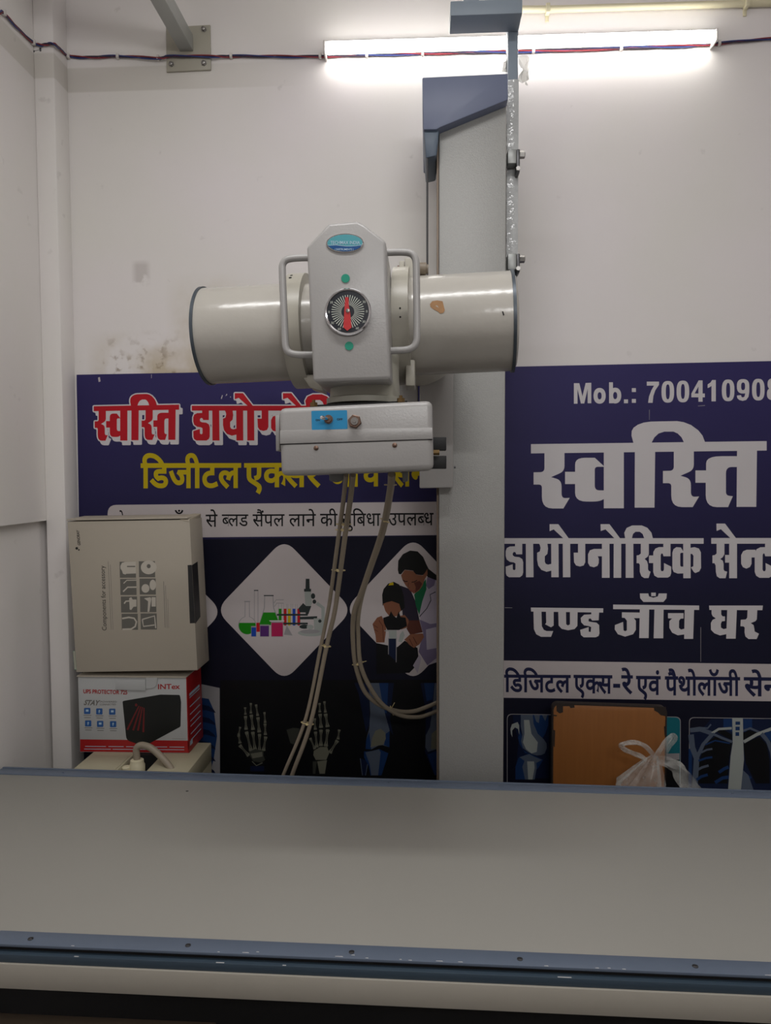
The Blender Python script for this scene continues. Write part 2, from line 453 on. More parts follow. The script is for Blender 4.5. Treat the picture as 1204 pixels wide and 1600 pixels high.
def latin(mb, txt, put, m, bold=0.0, italic=0.0):
    """upright Latin lettering; put(u, v) with u over 0..1 and v = 0 at the feet, 1 at cap height"""
    cu = bpy.data.curves.new('lettering', 'FONT')
    cu.body = txt
    cu.size = 1.0
    cu.resolution_u = 3
    cu.offset = bold
    cu.shear = italic
    o = bpy.data.objects.new('lettering', cu)
    COL.objects.link(o)
    bpy.context.view_layer.update()
    ev = o.evaluated_get(bpy.context.evaluated_depsgraph_get())
    me = ev.to_mesh()
    vv = [v.co.copy() for v in me.vertices]
    fc = [list(p.vertices) for p in me.polygons]
    ev.to_mesh_clear()
    bpy.data.objects.remove(o)
    bpy.data.curves.remove(cu)
    if not vv:
        return
    x0, x1 = min(v.x for v in vv), max(v.x for v in vv)
    cap = CAP
    bv = [mb.bm.verts.new(put((v.x - x0) / (x1 - x0), v.y / cap)) for v in vv]
    for f in fc:
        try:
            q = mb.bm.faces.new([bv[i] for i in f])
            q.material_index = m
        except ValueError:
            pass
CAP = 0.70
def row(x0, x1, b0, b1, h, Y):
    """placing function for latin(): a row from column x0 to x1, feet at rows b0..b1, cap height h pixels"""
    return lambda u, v: at(x0 + (x1 - x0) * u, b0 + (b1 - b0) * u - h * v, Y)

# heavy display letters, traced in two crops' coordinates
D1 = lambda x, y: (x + 1123.8, y)
E1 = lambda x, y: (x + 2199.4, y)
def sh(pts, dx, dy):
    return [(p[0] + dx, p[1] + dy) + tuple(p[2:]) for p in pts]
half_sa = [(182, 400), (370, 400), (370, 580, 50), (245, 635), (343, 665, 60), (343, 835, 45), (420, 830), (360, 930), (158, 930, 110), (158, 705, 30), (80, 705), (80, 590), (182, 588, 40)]
W_SWASTI = [
    [(55, 325), (2271, 296), (2271, 385), (55, 412)],
    half_sa,
    [(740, 390), (928, 390), (928, 928), (740, 928)],
    [(745, 535), (655, 453), (470, 453, 140), (470, 585), (376, 585), (376, 700), (470, 700), (470, 865, 150), (690, 865, 60), (745, 840), (745, 760), (655, 760, 45), (655, 538, 30), (745, 538)],
    [(1032, 380), (1223, 380), (1216, 922), (1030, 922)],
    [(1022, 325), (1000, 245), (1003, 200), (1020, 170), (1060, 142), (1115, 122), (1180, 113), (1428, 108), (1490, 118), (1560, 145), (1628, 195), (1668, 245), (1693, 310), (1495, 312), (1470, 260), (1435, 225), (1395, 207), (1310, 207), (1255, 225), (1215, 262), (1185, 318)],
    sh(half_sa, 1216, -13),
    [(1993, 370), (2180, 370), (2173, 915), (1988, 915)],
    [(1995, 438), (1702, 438, 170), (1702, 572), (1601, 572), (1601, 688), (1698, 688), (1698, 917, 150), (1908, 917), (1953, 815), (1888, 808, 35), (1888, 540, 60), (1995, 540)],
]
W_DAYO = [
    [(58, 248), (2559, 248), (2559, 318), (58, 318)],
    [(195, 310), (285, 310), (285, 450), (210, 450), (200, 425), (180, 420), (165, 440), (168, 465), (190, 480), (250, 487), (285, 510), (297, 550), (297, 680), (285, 715), (255, 738), (120, 738), (90, 718), (80, 690), (78, 605), (165, 575), (167, 640), (185, 650), (200, 640), (200, 565), (180, 552), (130, 545), (90, 515), (78, 470), (78, 410), (92, 372), (130, 352), (195, 350)],
    [(330, 310), (422, 310), (427, 738), (332, 738)],
    [(490, 310), (600, 310), (608, 380), (600, 445), (568, 475), (568, 545), (580, 570), (610, 580), (650, 570), (650, 655), (590, 670), (525, 645), (485, 590), (472, 520), (472, 430), (505, 415), (515, 370), (505, 330)],
    [(648, 310), (740, 310), (742, 738), (650, 738)],
    [(793, 310), (886, 310), (888, 738), (795, 738)],
    [(628, 72), (738, 72), (868, 250), (800, 250), (680, 138), (628, 160)],
    [(985, 310), (1075, 310), (1075, 550), (1055, 590), (1010, 603), (960, 590), (935, 550), (930, 430), (985, 430)],
    mp(D1, [(165, 383), (60, 383), (10, 400), (-14, 450), (-14, 560), (10, 600), (60, 613), (105, 595), (120, 560), (122, 510), (108, 475), (165, 475)]),
    mp(D1, [(160, 310), (255, 310), (257, 745), (160, 745)]),
    mp(D1, [(308, 310), (402, 310), (402, 745), (306, 745)]),
    mp(D1, [(143, 72), (255, 72), (388, 250), (318, 250), (205, 138), (145, 158)]),
    mp(D1, [(458, 310), (554, 310), (556, 745), (458, 745)]),
    mp(D1, [(452, 252), (440, 180), (470, 120), (540, 88), (660, 88), (730, 118), (780, 178), (800, 252), (692, 252), (670, 195), (635, 168), (580, 168), (550, 195), (535, 252)]),
    mp(D1, [(648, 310), (748, 310), (748, 450), (735, 480), (695, 508), (725, 535), (738, 580), (738, 640), (750, 660), (770, 668), (745, 748), (690, 748), (655, 725), (635, 670), (635, 580), (622, 562), (595, 562), (595, 465), (625, 460), (648, 440)]),
    mp(D1, [(930, 310), (1020, 310), (1020, 475), (932, 475), (922, 442), (905, 440), (897, 460), (897, 640), (905, 662), (928, 662), (938, 640), (938, 560), (1028, 605), (1028, 690), (1015, 725), (985, 742), (860, 742), (818, 718), (803, 670), (803, 560), (750, 560), (750, 465), (803, 465), (805, 420), (830, 378), (875, 360), (930, 360)]),
    mp(D1, [(1190, 430), (1150, 365), (1095, 360), (1058, 385), (1043, 430), (1043, 630), (1060, 672), (1110, 692), (1190, 690), (1190, 605), (1150, 605), (1142, 590), (1142, 445), (1150, 432)]),
    mp(E1, [(103, 310), (195, 310), (197, 750), (105, 750)]),
    mp(E1, [(190, 370), (245, 360), (300, 378), (325, 425), (328, 620), (305, 665), (255, 685), (235, 670), (200, 615), (230, 600), (232, 470), (215, 445), (190, 445)]),
    mp(E1, [(455, 246), (1500, 246), (1500, 316), (455, 318)]),
    mp(E1, [(522, 310), (620, 310), (620, 450), (600, 485), (568, 510), (600, 530), (610, 570), (610, 640), (622, 660), (655, 668), (635, 750), (560, 750), (525, 725), (513, 670), (510, 590), (495, 562), (470, 562), (470, 465), (500, 460), (522, 440)]),
    mp(E1, [(628, 458), (690, 458), (690, 555), (628, 555)]),
    mp(E1, [(680, 310), (778, 310), (778, 750), (680, 750)]),
    mp(E1, [(520, 65), (628, 65), (765, 248), (695, 248), (575, 135), (522, 158)]),
    mp(E1, [(1010, 393), (900, 393), (855, 412), (830, 460), (830, 570), (852, 612), (895, 630), (940, 610), (960, 570), (960, 490), (1010, 490)]),
    mp(E1, [(1130, 310), (1215, 310), (1215, 475), (1132, 475), (1122, 442), (1108, 440), (1100, 460), (1098, 640), (1108, 662), (1130, 662), (1138, 640), (1136, 560), (1226, 605), (1226, 690), (1213, 725), (1180, 745), (1060, 745), (1018, 718), (1000, 670), (1000, 430), (1025, 385), (1070, 362), (1130, 360)]),
]
tF, tG, tH = T(820, 920, 8.027), T(950, 920, 8.027), T(1070, 920, 8.985)
W_END = [
    mp(tF, [(72, 235), (980, 245), (978, 298), (75, 285)]),
    mp(tF, [(105, 275), (205, 275), (210, 470), (235, 515), (270, 530), (352, 530), (325, 602), (200, 602), (140, 570), (110, 505)]),
    mp(tF, [(262, 280), (358, 280), (358, 460), (325, 483), (250, 445), (265, 425)]),
    mp(tF, [(415, 280), (512, 280), (515, 445), (538, 460), (562, 445), (562, 285), (658, 285), (655, 465), (620, 505), (540, 520), (460, 503), (420, 460)]),
    mp(tF, [(830, 285), (928, 290), (922, 395), (840, 398), (822, 372), (797, 375), (795, 408), (825, 415), (895, 425), (928, 455), (932, 560), (920, 592), (885, 608), (735, 608), (700, 580), (690, 515), (797, 480), (797, 537), (822, 543), (828, 480), (800, 468), (740, 458), (703, 420), (697, 365), (740, 325), (830, 320)]),
    mp(tG, [(60, 198), (1138, 210), (1138, 265), (60, 255)]),
    mp(tG, [(395, 58), (500, 58), (510, 95), (565, 112), (620, 95), (632, 58), (733, 58), (728, 120), (690, 165), (440, 165), (400, 120)]),
    mp(tG, [(537, 48), (595, 48), (595, 92), (537, 92)]),
    mp(tG, [(170, 295), (400, 298), (400, 368), (320, 368), (345, 400), (345, 515), (310, 570), (210, 600), (120, 570), (80, 510), (82, 455), (185, 415), (190, 520), (210, 532), (232, 520), (232, 400), (205, 365), (170, 362)]),
    mp(tG, [(395, 245), (512, 250), (505, 618), (387, 618)]),
    mp(tG, [(578, 250), (692, 250), (688, 620), (568, 620)]),
    mp(tG, [(748, 305), (942, 305), (942, 372), (905, 375), (887, 400), (885, 490), (910, 512), (955, 500), (955, 572), (870, 583), (800, 550), (765, 490), (765, 405), (800, 372), (748, 370)]),
    mp(tG, [(957, 255), (1075, 255), (1063, 628), (950, 628)]),
    mp(tH, [(335, 235), (1090, 235), (1083, 300), (340, 297)]),
    mp(tH, [(370, 290), (505, 290), (505, 360), (525, 387), (558, 387), (558, 452), (515, 457), (500, 490), (502, 545), (540, 567), (585, 555), (585, 635), (490, 655), (410, 625), (362, 575), (360, 480), (385, 435), (430, 415), (385, 385), (370, 350)]),
    mp(tH, [(590, 290), (725, 290), (708, 700), (575, 700)]),
    mp(tH, [(875, 290), (1012, 290), (1005, 430), (985, 455), (920, 482), (960, 510), (970, 560), (975, 600), (1035, 630), (1003, 705), (890, 705), (845, 670), (833, 610), (835, 545), (820, 528), (775, 525), (780, 435), (850, 430), (870, 405)]),
]
def display(mb, shapes, t, Y, m, dx=0.0, dy=0.0):
    for s in shapes:
        q = rounded(s)
        mb.flat([[(t(p[0], p[1])[0] + dx, t(p[0], p[1])[1] + dy) for p in q]], lambda x, y: (x, y), m, Y)

# upright bold figures, drawn in a 20 x 34 box (y down)
def _ring(cx, cy, rx, ry, sx, sy, p=2.6, n=28):
    def se(a, b):
        o = []
        for k in range(n):
            t = 2 * math.pi * k / n
            c, s = math.cos(t), math.sin(t)
            o.append((cx + a * abs(c) ** (2 / p) * (1 if c >= 0 else -1), cy + b * abs(s) ** (2 / p) * (1 if s >= 0 else -1)))
        return o
    return [se(rx, ry), se(rx - sx, ry - sy)[::-1]]
FIG = {
    '7': [[(1, 0.5), (19.5, 0.5), (19.5, 5.5), (14, 14), (11, 23), (9.8, 34), (3, 34), (4.4, 24), (8, 14), (12, 6.8), (1, 6.8)]],
    '0': _ring(10, 17.2, 9.6, 17.2, 6.6, 5.4),
    '4': [[(11, 0.3), (17, 0.3), (17, 21), (20.4, 21), (20.4, 27), (17, 27), (17, 34), (10.7, 34), (10.7, 27), (0, 27), (0, 21)], [(10.7, 10), (5, 21), (10.7, 21)]],
    '1': [[(8.6, 0.3), (14.2, 0.3), (14.2, 34), (7.6, 34), (7.6, 9.6), (5, 11.6), (1.8, 13), (1.8, 7.2), (6, 4.4)]],
    '9': None, '8': None,
}
def fig_paths(ch):
    if ch == '9':
        return _ring(9.8, 11.4, 9.4, 11.4, 6.4, 5.4) + [[(13, 11), (19.2, 11), (19.2, 20), (18, 28), (14.5, 33), (9, 34.4), (4, 33), (1, 30), (0.4, 26), (6.6, 25.3), (7.6, 28.3), (9.6, 29), (12, 27.5), (13, 23)]]
    if ch == '8':
        return _ring(10, 9, 8.8, 9, 6, 5) + _ring(10, 24.6, 9.8, 9.8, 6.6, 5.2)
    return FIG[ch]
def figures(sh_, txt, x0, pitch, t0, t1, w_, hgt, m, k):
    for i, ch in enumerate(txt):
        x = x0 + i * pitch
        y = t0 + (t1 - t0) * i / max(1, len(txt) - 1)
        sg = [q for q in fig_paths(ch)]
        if ch in '98':
            for q in (sg[:2], sg[2:]):
                sh_.flat(q, lambda a, b, x=x, y=y: (x + a * w_ / 20, y + b * hgt / 34.4), m, k)
        else:
            if ch == '4':
                sg = [sg[0], sg[1]]
            sh_.flat(sg, lambda a, b, x=x, y=y: (x + a * w_ / 20, y + b * hgt / 34.4), m, k)

# ------------------------------------------------------------------ palette
def wall_material():
    m = bpy.data.materials.new('wall_paint')
    m.use_nodes = True
    nt = m.node_tree
    N, L = nt.nodes, nt.links
    b = N['Principled BSDF']
    b.inputs['Roughness'].default_value = 0.75
    b.inputs['Specular IOR Level'].default_value = 0.3
    geo = N.new('ShaderNodeNewGeometry')
    sep = N.new('ShaderNodeSeparateXYZ')
    L.new(geo.outputs['Position'], sep.inputs[0])
    def rng(src, a, b_, c, d):
        q = N.new('ShaderNodeMapRange')
        L.new(src, q.inputs['Value'])
        for i, v in ((1, a), (2, b_), (3, c), (4, d)):
            q.inputs[i].default_value = v
        return q.outputs[0]
    def mul(*ss):
        o = ss[0]
        for s in ss[1:]:
            q = N.new('ShaderNodeMath')
            q.operation = 'MULTIPLY'
            L.new(o, q.inputs[0])
            L.new(s, q.inputs[1])
            o = q.outputs[0]
        return o
    def noise(sc, det=4):
        q = N.new('ShaderNodeTexNoise')
        q.inputs['Scale'].default_value = sc
        q.inputs['Detail'].default_value = det
        L.new(geo.outputs['Position'], q.inputs['Vector'])
        return q.outputs['Fac']
    def mix(fac, a, rgb):
        q = N.new('ShaderNodeMix')
        q.data_type = 'RGBA'
        L.new(fac, q.inputs['Factor'])
        if isinstance(a, tuple):
            q.inputs['A'].default_value = (*lin(a), 1)
        else:
            L.new(a, q.inputs['A'])
        q.inputs['B'].default_value = (*lin(rgb), 1)
        return q.outputs['Result']
    X, Z = sep.outputs[0], sep.outputs[2]
    c = mix(rng(noise(1.6, 5), 0.35, 0.65, 0, 1), (235, 229, 230), (231, 228, 223))
    # darker band under the cable, fading out to the right
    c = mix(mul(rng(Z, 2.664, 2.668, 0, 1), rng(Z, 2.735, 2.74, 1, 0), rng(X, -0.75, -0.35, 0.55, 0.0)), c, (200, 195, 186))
    # damp: yellowed paint, then brown flaking spots just above the left poster
    low = mul(rng(Z, 1.83, 1.95, 1, 0), rng(X, -0.62, -0.36, 1, 0), rng(X, -1.05, -0.95, 0, 1))
    c = mix(mul(low, rng(noise(7), 0.38, 0.55, 0, 0.75)), c, (188, 172, 138))
    side = mul(rng(X, -0.80, -0.70, 0, 1), rng(X, -0.62, -0.5, 1, 0), rng(Z, 2.0, 2.12, 1, 0))
    c = mix(mul(side, rng(noise(6), 0.40, 0.55, 0, 0.5)), c, (190, 174, 142))
    c = mix(mul(low, rng(noise(28, 5), 0.54, 0.64, 0, 0.85), rng(noise(9, 2), 0.42, 0.54, 0, 1)), c, (120, 92, 58))
    # a worn grey spot on the wall
    def win(src, a, b_):
        return mul(rng(src, a - 0.006, a + 0.012, 0, 1), rng(src, b_ - 0.012, b_ + 0.006, 1, 0))
    pA, pB = at(208, 446), at(233, 408)
    c = mix(mul(win(X, pA.x, pB.x), win(Z, pA.z, pB.z), rng(noise(19, 3), 0.40, 0.48, 0, 0.5)), c, (178, 170, 166))
    # scuffs
    c = mix(rng(noise(17, 6), 0.68, 0.74, 0, 0.25), c, (176, 170, 166))
    L.new(c, b.inputs['Base Color'])
    bp = N.new('ShaderNodeBump')
    bp.inputs['Strength'].default_value = 0.25
    bp.inputs['Distance'].default_value = 0.004
    L.new(noise(11, 6), bp.inputs['Height'])
    L.new(bp.outputs['Normal'], b.inputs['Normal'])
    return m
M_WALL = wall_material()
M_FLOOR = mat('floor_tile', (74, 70, 66), 0.35)
M_CEIL = mat('ceiling_paint', (232, 229, 226), 0.8)
M_ENAMEL = mat('white_enamel', (163, 161, 159), 0.32, var=0.03, bump=0.12, bscale=260)
M_HOUSING = mat('housing_paint', (178, 174, 166), 0.2, var=0.04, scale=6, bump=0.22, bscale=55)
M_COLLAR = mat('collar_paint', (170, 166, 154), 0.35, var=0.05)
M_HAMMER = mat('hammered_grey_paint', (160, 160, 157), 0.45, metal=0.1, var=0.10, scale=260, bump=0.35, bscale=420)
M_SLATE = mat('slate_blue_paint', (104, 112, 136), 0.45, var=0.03)
M_SLATE2 = mat('dark_slate_paint', (78, 92, 108), 0.45)
M_POST = mat('grey_post_paint', (134, 146, 158), 0.45)
M_FILM = mat('plastic_film', (190, 192, 192), 0.12, var=0.15, scale=60, bump=1.0, bscale=70)
M_STEEL = mat('steel', (150, 148, 145), 0.35, metal=1.0)
M_DARKSTEEL = mat('dark_steel', (88, 88, 90), 0.4, metal=0.8)
M_CHROME = mat('chrome', (215, 215, 218), 0.08, metal=1.0, var=0.0)
M_BRASS = mat('brass', (110, 88, 56), 0.5, metal=0.7)
M_BROWN_RAIL = mat('brown_rail', (112, 98, 84), 0.45, metal=0.3)
M_BLACK = mat('black_plastic', (12, 12, 14), 0.6)
M_DARK = mat('dark_hole', (10, 10, 12), 0.8)
M_TAUPE = mat('taupe_plastic', (124, 112, 96), 0.5)
M_RUST = mat('chipped_primer', (150, 108, 62), 0.5, var=0.3, scale=80)
M_GREY_CABLE = mat('grey_cable_sheath', (150, 139, 122), 0.5)
M_TIE = mat('cable_tie_plastic', (205, 188, 140), 0.5)
M_RED_WIRE = mat('red_wire', (132, 44, 54), 0.45)
M_BLUE_WIRE = mat('blue_wire', (38, 52, 112), 0.45)
M_DARK_WIRE = mat('dark_wire', (52, 40, 58), 0.45)
M_CLIP = mat('white_clip', (215, 210, 205), 0.5)
M_CREAM = mat('cream_plastic', (214, 206, 176), 0.5)
M_CABINET = mat('cream_cabinet_paint', (176, 169, 144), 0.5, var=0.06)
M_GREYPAD = mat('grey_plastic', (120, 122, 120), 0.5)
M_TABLETOP = mat('table_laminate', (160, 158, 151), 0.45, var=0.03, scale=3)
M_RAIL = mat('blue_grey_rail', (100, 112, 130), 0.4, var=0.04)
M_RAILDARK = mat('dark_blue_rail', (44, 58, 76), 0.4)
M_APRON = mat('table_apron_paint', (176, 171, 160), 0.45, var=0.04)
M_CHIP = mat('bare_metal_chip', (205, 205, 205), 0.4)
M_CARTON = mat('white_carton', (172, 164, 150), 0.6, var=0.03, scale=5)
M_CARTON_EDGE = mat('carton_edge', (178, 168, 150), 0.7)
M_PRINT_WHITE = mat('printed_white', (178, 180, 180), 0.4, var=0.02)
M_PRINT_RED = mat('printed_red', (160, 26, 28), 0.4, var=0.03)
M_INK = mat('black_ink', (26, 26, 28), 0.5)
M_INKGREY = mat('grey_ink', (112, 110, 106), 0.5)
M_PICGREY = mat('picture_grey', (100, 98, 92), 0.5)
M_PICLIGHT = mat('picture_light', (190, 184, 172), 0.5)
M_UPSBLACK = mat('printed_black', (14, 18, 17), 0.45)
M_UPSSTRIPE = mat('printed_dark_red', (110, 24, 26), 0.45)
M_ICON = mat('printed_blue', (34, 86, 150), 0.4)
M_PALE = mat('printed_pale_blue', (170, 196, 214), 0.4)
M_TEAL = mat('badge_teal', (84, 158, 168), 0.2)
M_NAVYBADGE = mat('badge_navy', (34, 80, 136), 0.2)
M_GREEN = mat('green_dot', (0, 138, 112), 0.4)
M_NEEDLE = mat('needle_red', (190, 36, 40), 0.4)
M_DIALFACE = mat('dial_face', (34, 38, 46), 0.25)
M_DIALMARK = mat('dial_mark', (190, 195, 185), 0.4)
M_SWITCHPLATE = mat('switch_plate_blue', (40, 140, 190), 0.35)
M_NUT = mat('aged_nut', (126, 104, 92), 0.4, metal=0.9)
def led_material():
    m = mat('led_diffuser', (255, 252, 247), 0.4, emit=LED_STRENGTH, var=0.0)
    return m
M_LED = led_material()

# ------------------------------------------------------------------ the room
XL, XR, YF, ZC = -1.146, 2.3, -3.6, 3.06
PIL = 0.085
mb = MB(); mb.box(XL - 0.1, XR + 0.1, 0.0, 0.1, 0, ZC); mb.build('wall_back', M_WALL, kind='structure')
mb = MB()
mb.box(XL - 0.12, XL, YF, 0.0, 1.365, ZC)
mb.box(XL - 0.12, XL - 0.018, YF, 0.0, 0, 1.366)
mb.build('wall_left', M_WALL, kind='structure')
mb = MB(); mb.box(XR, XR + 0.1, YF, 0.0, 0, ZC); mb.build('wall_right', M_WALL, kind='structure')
mb = MB(); mb.box(XL - 0.1, XR + 0.1, YF - 0.1, YF, 0, ZC); mb.build('wall_front', mat('front_wall_paint', (222, 216, 212), 0.8), kind='structure')
mb = MB(); mb.box(XL - 0.1, XR + 0.1, YF - 0.1, 0.1, -0.1, 0); mb.build('floor', M_FLOOR, kind='structure')
mb = MB(); mb.box(XL - 0.1, XR + 0.1, YF - 0.1, 0.1, ZC, ZC + 0.1); mb.build('ceiling', M_CEIL, kind='structure')
px_ = at(119, 600, 0).x
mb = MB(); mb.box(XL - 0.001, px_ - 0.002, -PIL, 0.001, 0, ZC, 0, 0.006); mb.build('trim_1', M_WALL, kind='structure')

# ------------------------------------------------------------------ x-ray table
def tb(u, v, z):
    """table coordinates: u along the table, v towards the camera"""
    return Vector((u - 0.022 * v, -0.40 - (0.0287 - 0.021 * v) * (u + 0.103) - v, z))
def tbox(mb, u0, u1, v0, v1, z0, z1, m=0, bevel=0.0):
    mb.hex8([tb(u0, v1, z0), tb(u1, v1, z0), tb(u1, v0, z0), tb(u0, v0, z0), tb(u0, v1, z1), tb(u1, v1, z1), tb(u1, v0, z1), tb(u0, v0, z1)], m, bevel)
ZT = 0.70
U0, U1 = -1.158, 1.0
table = thing('x_ray_table', tb(0, 0.3, 0), 'long flat examination table with grey-white top and slate blue edge rails', 'table')
mb = MB(); tbox(mb, U0 + 0.004, U1 - 0.004, 0.0, 0.642, ZT - 0.025, ZT, 0, 0.0015); top = mb.build('table_top', M_TABLETOP, table)
mb = MB(); mb.poly([tb(-0.602, 0.065, ZT + 0.0004) + Vector((0.004 * math.cos(a), 0.003 * math.sin(a), 0)) for a in [k * math.pi / 4 for k in range(8)]]); mb.build('speck', M_INK, top)
# far rail: a flat strip with a thin raised lip behind it
mb = MB()
tbox(mb, U0, U1, -0.034, 0.0, ZT - 0.03, ZT + 0.002, 0, 0.001)
tbox(mb, U0, U1, -0.0375, -0.034, ZT - 0.03, ZT - 0.003, 1)
tbox(mb, U0, U1, -0.044, -0.0375, ZT - 0.03, ZT + 0.003, 0, 0.001)
far = mb.build('edge_rail', [M_RAIL, M_RAILDARK], table)
def screw(p, parent, r=0.0045, mm=None, name='screw'):
    q = MB()
    q.lathe(p + Vector((0, 0, -0.002)), (0, 0, 1), [(0, r), (0.0028, r), (0.0036, r * 0.6), (0.0036, 0)], 12, 0)
    q.box(p.x - r * 0.8, p.x + r * 0.8, p.y - 0.0005, p.y + 0.0005, p.z + 0.0012, p.z + 0.0018, 1)
    return q.build(name, [mm or M_DARKSTEEL, M_DARK], parent)
for px, py in ((102, 1204.5), (268, 1211.5), (433, 1217), (607, 1223), (780, 1229), (962, 1234.5), (1142, 1238)):
    p = atz(px, py, ZT + 0.002); v = -(p.y + 0.40 + 0.022 * (p.x + 0.103))
    screw(tb(p.x + 0.022 * -0.017, -0.017, ZT + 0.002), far, 0.0028, M_RAIL)
# near rail, groove, lower rail
mb = MB()
tbox(mb, U0, U1, 0.642, 0.678, ZT - 0.003, ZT + 0.002, 0, 0.0008)
k = 0
for px, dv, ln in ((120, .002, .006), (355, .002, .004), (398, .003, .012), (416, .006, .005), (545, .003, .014), (566, .008, .006), (588, .002, .005), (640, .002, .004), (655, .001, .006), (700, .002, .012), (732, .002, .008), (862, .001, .007), (938, .001, .006), (956, .002, .005), (978, .001, .006), (1192, .001, .016)):
    c = atz(px, 1490, ZT).x
    mb.poly([tb(c - ln / 2, 0.678 - dv - 0.0012, ZT + 0.0023), tb(c - ln / 2, 0.678 - dv, ZT + 0.0023), tb(c + ln / 2, 0.678 - dv + 0.0004, ZT + 0.0023), tb(c + ln / 2 * 0.7, 0.678 - dv - 0.0016, ZT + 0.0023)], 1)
near = mb.build('edge_rail', [M_RAIL, M_CHIP], table)
for px, py in ((52, 1464), (294, 1478.5), (549, 1491), (812, 1501), (1084, 1509)):
    p = atz(px, py, ZT)
    screw(tb(p.x + 0.022 * 0.66, 0.662, ZT + 0.002), near, 0.0048)
mb = MB(); tbox(mb, U0, U1, 0.60, 0.672, ZT - 0.03, ZT - 0.003, 0); mb.build('groove', M_DARK, table)
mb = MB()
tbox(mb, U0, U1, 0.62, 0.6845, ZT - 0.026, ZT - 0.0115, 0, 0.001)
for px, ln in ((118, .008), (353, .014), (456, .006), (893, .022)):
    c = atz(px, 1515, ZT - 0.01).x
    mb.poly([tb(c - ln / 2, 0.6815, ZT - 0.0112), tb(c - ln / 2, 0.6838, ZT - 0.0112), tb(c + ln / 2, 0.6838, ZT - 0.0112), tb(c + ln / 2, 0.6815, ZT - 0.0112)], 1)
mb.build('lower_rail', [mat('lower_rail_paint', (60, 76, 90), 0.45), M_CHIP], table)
mb = MB(); tbox(mb, U0, U1, 0.0, 0.6875, ZT - 0.070, ZT - 0.0262, 0, 0.0015); mb.build('apron', M_APRON, table)
mb = MB(); tbox(mb, U0, U1, -0.03, 0.0, ZT - 0.07, ZT - 0.03, 0, 0.002); mb.build('rear_apron', M_APRON, table)
for u in (U0 + 0.12, U1 - 0.12):
    for v in (0.05, 0.55):
        mb = MB(); tbox(mb, u - 0.04, u + 0.04, v - 0.04, v + 0.04, 0, ZT - 0.0705, 0, 0.004); mb.build('leg', M_DARKSTEEL, table)
mb = MB(); tbox(mb, U0 + 0.2, U1 - 0.2, 0.03, 0.50, 0.25, ZT - 0.0705, 0, 0.004); mb.build('bucky_chassis', M_BLACK, table)  # chassis coloured black to give the dark shade under the table
mb = MB()
a, b = atz(-40, 1580, 0.55), atz(338, 1597, 0.55)
mb.hex8([a + Vector((0, -0.03, -0.03)), b + Vector((0, -0.03, -0.03)), b + Vector((0, 0, -0.03)), a + Vector((0, 0, -0.03)), a + Vector((0, -0.03, 0)), b + Vector((0, -0.03, 0)), b, a], 0, 0.002)
tray = mb.build('cassette_tray_rail', M_BROWN_RAIL, table)
for px, py in ((40, 1590), (105, 1586), (160, 1593)):
    p = atz(px, py, 0.545) + Vector((0, -0.032, 0))
    mb = MB(); mb.lathe(p, (0, -1, 0.2), [(0, 0.006), (0.004, 0.006), (0.006, 0.003), (0.006, 0)], 10); mb.build('rail_bolt', M_STEEL, tray)

# ------------------------------------------------------------------ posters
ink = {}
def inks(*defs):
    return [mat('poster_' + n, c, 0.5, var=0.04, scale=8, spec=0.22) for n, c in defs]
LY = lambda k: k                            # order in which things are printed on the sheet
def pj(mb, t, pts, k, m):
    mb.flat([[t(p[0], p[1]) for p in pts]], lambda x, y: (x, y), m, k)
def dots(mb, t, cx, cy, rx, ry, k, m, n=24):
    pj(mb, t, ellipse(cx, cy, rx, ry, n), k, m)
I_ = lambda x, y: (x, y)
NAVY, WHITE, RED, YELLOW, LILAC, BLACK = range(6)
PCOL = [('navy', (40, 36, 88)), ('white', (206, 202, 204)), ('red', (182, 22, 36)), ('yellow', (190, 168, 12)), ('near_white', (190, 182, 182)), ('black', (9, 10, 14)),
        ('glass_grey', (150, 148, 150)), ('leaf_green', (24, 130, 12)), ('blue', (24, 70, 170)), ('purple', (84, 40, 110)), ('magenta', (176, 30, 84)), ('dark_steel', (44, 52, 52)),
        ('pale_steel', (158, 164, 160)), ('skin', (128, 82, 60)), ('hair', (14, 16, 16)), ('shirt_green', (16, 96, 60)), ('coat', (166, 158, 172)), ('coat_shade', (112, 102, 130)),
        ('skin_dark', (84, 44, 34)), ('bone', (112, 112, 98)), ('bone_dim', (58, 60, 54)), ('xray_blue', (22, 52, 98)), ('xray_dark_blue', (14, 26, 56)), ('xray_grey', (84, 94, 110)),
        ('dull_purple', (40, 34, 50)), ('lip', (120, 50, 50)), ('teal', (22, 104, 116)), ('midnight', (14, 15, 34)), ('dim_blue', (26, 30, 66))]
PIX = {n: i for i, (n, c) in enumerate(PCOL)}
PM = inks(*PCOL)
def printed_gradient(m, hi, lo, z1, z0):
    """the navy ground is printed as a blend from violet at the top to near black at the foot"""
    nt = m.node_tree
    g = nt.nodes.new('ShaderNodeNewGeometry')
    s = nt.nodes.new('ShaderNodeSeparateXYZ')
    r = nt.nodes.new('ShaderNodeMapRange')
    x = nt.nodes.new('ShaderNodeMix')
    x.data_type = 'RGBA'
    nt.links.new(g.outputs['Position'], s.inputs[0])
    nt.links.new(s.outputs[2], r.inputs['Value'])
    r.inputs[1].default_value, r.inputs[2].default_value = z0, z1
    nt.links.new(r.outputs[0], x.inputs['Factor'])
    x.inputs['A'].default_value = (*lin(lo), 1)
    x.inputs['B'].default_value = (*lin(hi), 1)
    nt.links.new(x.outputs['Result'], nt.nodes['Principled BSDF'].inputs['Base Color'])
printed_gradient(PM[NAVY], (50, 44, 96), (20, 21, 44), 1.82, 1.05)

# -- left poster
mb = Sheet()
PXL = [(119.5, 585.5), (735, 574), (735, 1330), (132, 1330)]
pj(mb, I_, PXL, -1, NAVY)
